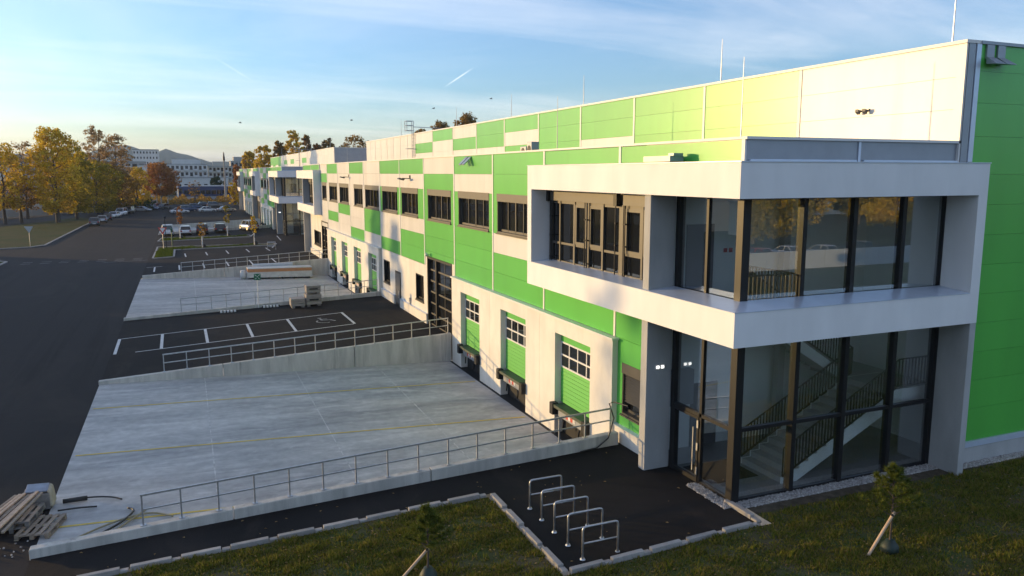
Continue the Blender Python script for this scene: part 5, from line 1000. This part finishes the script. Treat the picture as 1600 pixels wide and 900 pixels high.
# low scrub at the end of the yard
def scrub(name, label, x0, x1, y0, y1, hz, n, m, seed, z=-.6, leaf=.5):
    r = np.random.default_rng(seed); k = n; u = r.uniform(0, 1, k); c = np.stack([x0 + (x1 - x0) * u, r.uniform(y0, y1, k), z + hz * r.uniform(0, 1, k) ** .8 * (.7 + .3 * np.sin(u * 37) + .2 * np.sin(u * 91))], 1)
    nrm = r.normal(0, 1, (k, 3)); nrm /= np.linalg.norm(nrm, axis=1)[:, None]; tx = np.cross(nrm, r.normal(0, 1, (k, 3))); tx /= np.linalg.norm(tx, axis=1)[:, None]; ty = np.cross(nrm, tx); s_ = (leaf * r.uniform(.5, 1.3, k))[:, None]
    V = np.stack([c - tx * s_ * .5, c - ty * s_ * .35, c + tx * s_ * .5, c + ty * s_ * .35], 1).reshape(-1, 3); return tag(np_obj(name, V, np.arange(k * 4).reshape(k, 4), m), label, 'shrubs', kind='stuff')
scrub('scrub', 'dark brown scrub bank below the carriage', -34, 3, 232, 258, 2.2, 9000, 'leaf_brown', 81); scrub('scrub', 'dark hedge at the foot of the left trees', -33, -20, 197, 224, 2.6, 5000, 'leaf_green', 82); scrub('scrub', 'dark line of bushes below the apartment rows', -45, 25, 340, 365, 5.5, 5000, 'leaf_brown', 83, -.6, 1.2)
# wooded hills
b = MB(); r = np.random.default_rng(5); HYD = 2400.0; K = (HYD + 15.6) / 3015.6
prof = [(-1200, 55), (-800, 62), (-468, 71), (-380, 70), (-299, 78), (-240, 98), (-180, 102), (-132, 86), (-95, 76), (-64, 93), (-25, 78), (12, 71), (50, 57), (85, 47), (160, 40), (300, 36), (700, 34), (1500, 32)]
hx = np.linspace(-1200, 1500, 160); hz = np.interp(hx, [p[0] for p in prof], [p[1] for p in prof]); hz = hz + r.normal(0, .8, len(hz))
for dy, f in ((-700, 0.0), (-250, .55), (0, 1.0), (400, .6)):
    for x, z in zip(hx, hz): b.v.append((-12.83 + (x + 12.83) * K * (1 + dy / HYD), HYD + dy, -2 + (8.6 + (z - 8.6) * K + 2) * f + (r.normal(0, 2) if 0 < f < 1 else 0)))
n = len(hx)
for j in range(3):
    for i in range(n - 1): b.f.append((j * n + i, j * n + i + 1, (j + 1) * n + i + 1, (j + 1) * n + i))
o = b.build('hills', 'hill_forest', smooth=True); o['kind'] = 'structure'
# ------------------------------------------------------------------ off to the left: unseen shed row added to shade the yard, and trees in front of it
for lab, y0, y1, zt in (('long low shed added unseen to shade the ground, far to the left of the camera', -30, 36, 4.55), ('low unseen shed added as shade, level with the near ramps', 55, 79, 4.55), ('low unseen shed added as shade, level with the second ramp', 86, 112, 4.55)):
    t = thing('shade_shed', lab, 'shed', (-66, (y0 + y1) / 2, -.6)); P(t, 'wall', 'block_cream', -74, -62.2, y0, y1, -.7, zt - .3); P(t, 'roof', 'roof_membrane', -74.3, -62, y0 - .2, y1 + .2, zt - .298, zt)
    for k in range(int((y1 - y0) / 5)): P(t, 'window', 'dark_glass', -62.19, -62.15, y0 + 1.5 + k * 5, y0 + 4.0 + k * 5, 1.0, 2.4)
tree('broadleaf_tree', 'slim poplar by the sheds left of the camera', -64, 94.5, -.6, 14.6, 2.5, 'leaf_gold', 91, 5200, .4, .1, 'poplar', group='trees by the sheds'); tree('broadleaf_tree', 'lower poplar beside the slim one by the sheds', -64, 89.5, -.6, 12.2, 2.0, 'leaf_gold', 92, 3200, .4, .1, 'poplar', group='trees by the sheds'); tree('broadleaf_tree', 'small tree behind the long low shed', -76, 70.5, -.6, 13.4, 1.6, 'leaf_gold', 93, 420, .4, .3, 'oval', group='trees by the sheds')
# across the lawn, behind the camera: what the corner glazing mirrors
for i, (x, y, h, m) in enumerate(((56, -66, 8, 'leaf_olive'), (70, -76, 11, 'leaf_gold'), (86, -70, 12, 'leaf_gold'), (100, -90, 11, 'leaf_olive'), (124, -88, 10, 'leaf_gold'), (46, -80, 9, 'leaf_gold'), (140, -100, 12, 'leaf_gold'))):
    tree('broadleaf_tree', 'golden tree across the lawn, mirrored in the corner glazing', x, y, ZG, h, 6.0, m, 101 + i, 3200, .6, .15, 'round', group='trees mirrored in the corner glazing')
b = MB(); b.poly([(20, -58, -.60), (120, -58, -.60), (120, -43, -.60), (20, -43, -.60)]); struct(b, 'rear_car_park', 'road_asphalt')
for i, (k, p, x) in enumerate((('sedan', 'car_white', 36), ('suv', 'car_grey', 39.5), ('hatch', 'car_red', 43), ('sedan', 'car_white', 48), ('hatch', 'car_silver', 52), ('suv', 'car_black', 58))):
    o = place_car(k, p, x, -50 - (i % 2), 3.1, 'parked car in the car park across the lawn, mirrored in the glazing', z=-.60); o['group'] = 'cars mirrored in the glazing'
t = thing('fence', 'pale panel fence across the lawn, mirrored in the corner glazing', 'fence', (50, -42.5, ZG))
for k in range(30): P(t, 'fence_panel', 'sill_metal', 14 + k * 2.4, 16.35 + k * 2.4, -42.62, -42.55, ZG, 1.1)
t = thing('store', 'low store with red and white front across the car park, mirrored in the corner glazing', 'building', (110, -118, ZG)); P(t, 'wall', 'block_white', 60, 190, -130, -118, ZG, 10.0); P(t, 'red_band', 'red_paint', 60, 190, -117.99, -117.9, 5.6, 9.4)
for k in range(14): P(t, 'window', 'dark_glass', 62 + k * 7.5, 67 + k * 7.5, -117.99, -117.93, .2, 3.2)
# ------------------------------------------------------------------ birds
for lab, p in (('tiny dark bird above the left horizon', (-6.33, 81.3, 14.34)), ('dark bird above the distant hall', (5.62, 76.4, 14.63)), ('small bird high above the roof ladder', (14.5, 72.9, 16.0)), ('small bird highest in the sky above the hall roof', (20.7, 70.4, 17.1))):
    t = thing('bird', lab, 'bird', p, 'birds in the sky'); x, y, z = p; b = MB(); b.tube([(x - .16, y, z), (x - .06, y, z + .02), (x + .08, y, z + .01), (x + .2, y, z - .01)], [.01, .05, .05, .01], 6); b.build('body', 'rubber', t)
    for s_ in (-1, 1): b = MB(); b.hexa([(x - .06, y, z), (x + .08, y, z), (x + .06, y + s_ * .35, z + .10), (x - .01, y + s_ * .35, z + .10), (x - .06, y, z + .015), (x + .08, y, z + .015), (x + .06, y + s_ * .35, z + .11), (x - .01, y + s_ * .35, z + .11)]); b.build('wing', 'rubber', t)

# ------------------------------------------------------------------ air
b = MB(); b.box(-5100, 5100, -5100, 5100, -3.2, 92.0); hz_o = b.build('haze', 'dark_void'); tag(hz_o, 'thin evening haze over the whole site', 'haze', kind='stuff')
hm = bpy.data.materials.new('haze_air'); hm.use_nodes = True; hn = hm.node_tree; hn.nodes.clear()
ho = hn.nodes.new('ShaderNodeOutputMaterial'); hv = hn.nodes.new('ShaderNodeVolumePrincipled'); hv.inputs['Color'].default_value = (0.55, 0.74, 1.0, 1); hv.inputs['Density'].default_value = 0.00016; hv.inputs['Anisotropy'].default_value = 0.2
hn.links.new(hv.outputs[0], ho.inputs['Volume']); hz_o.data.materials[0] = hm
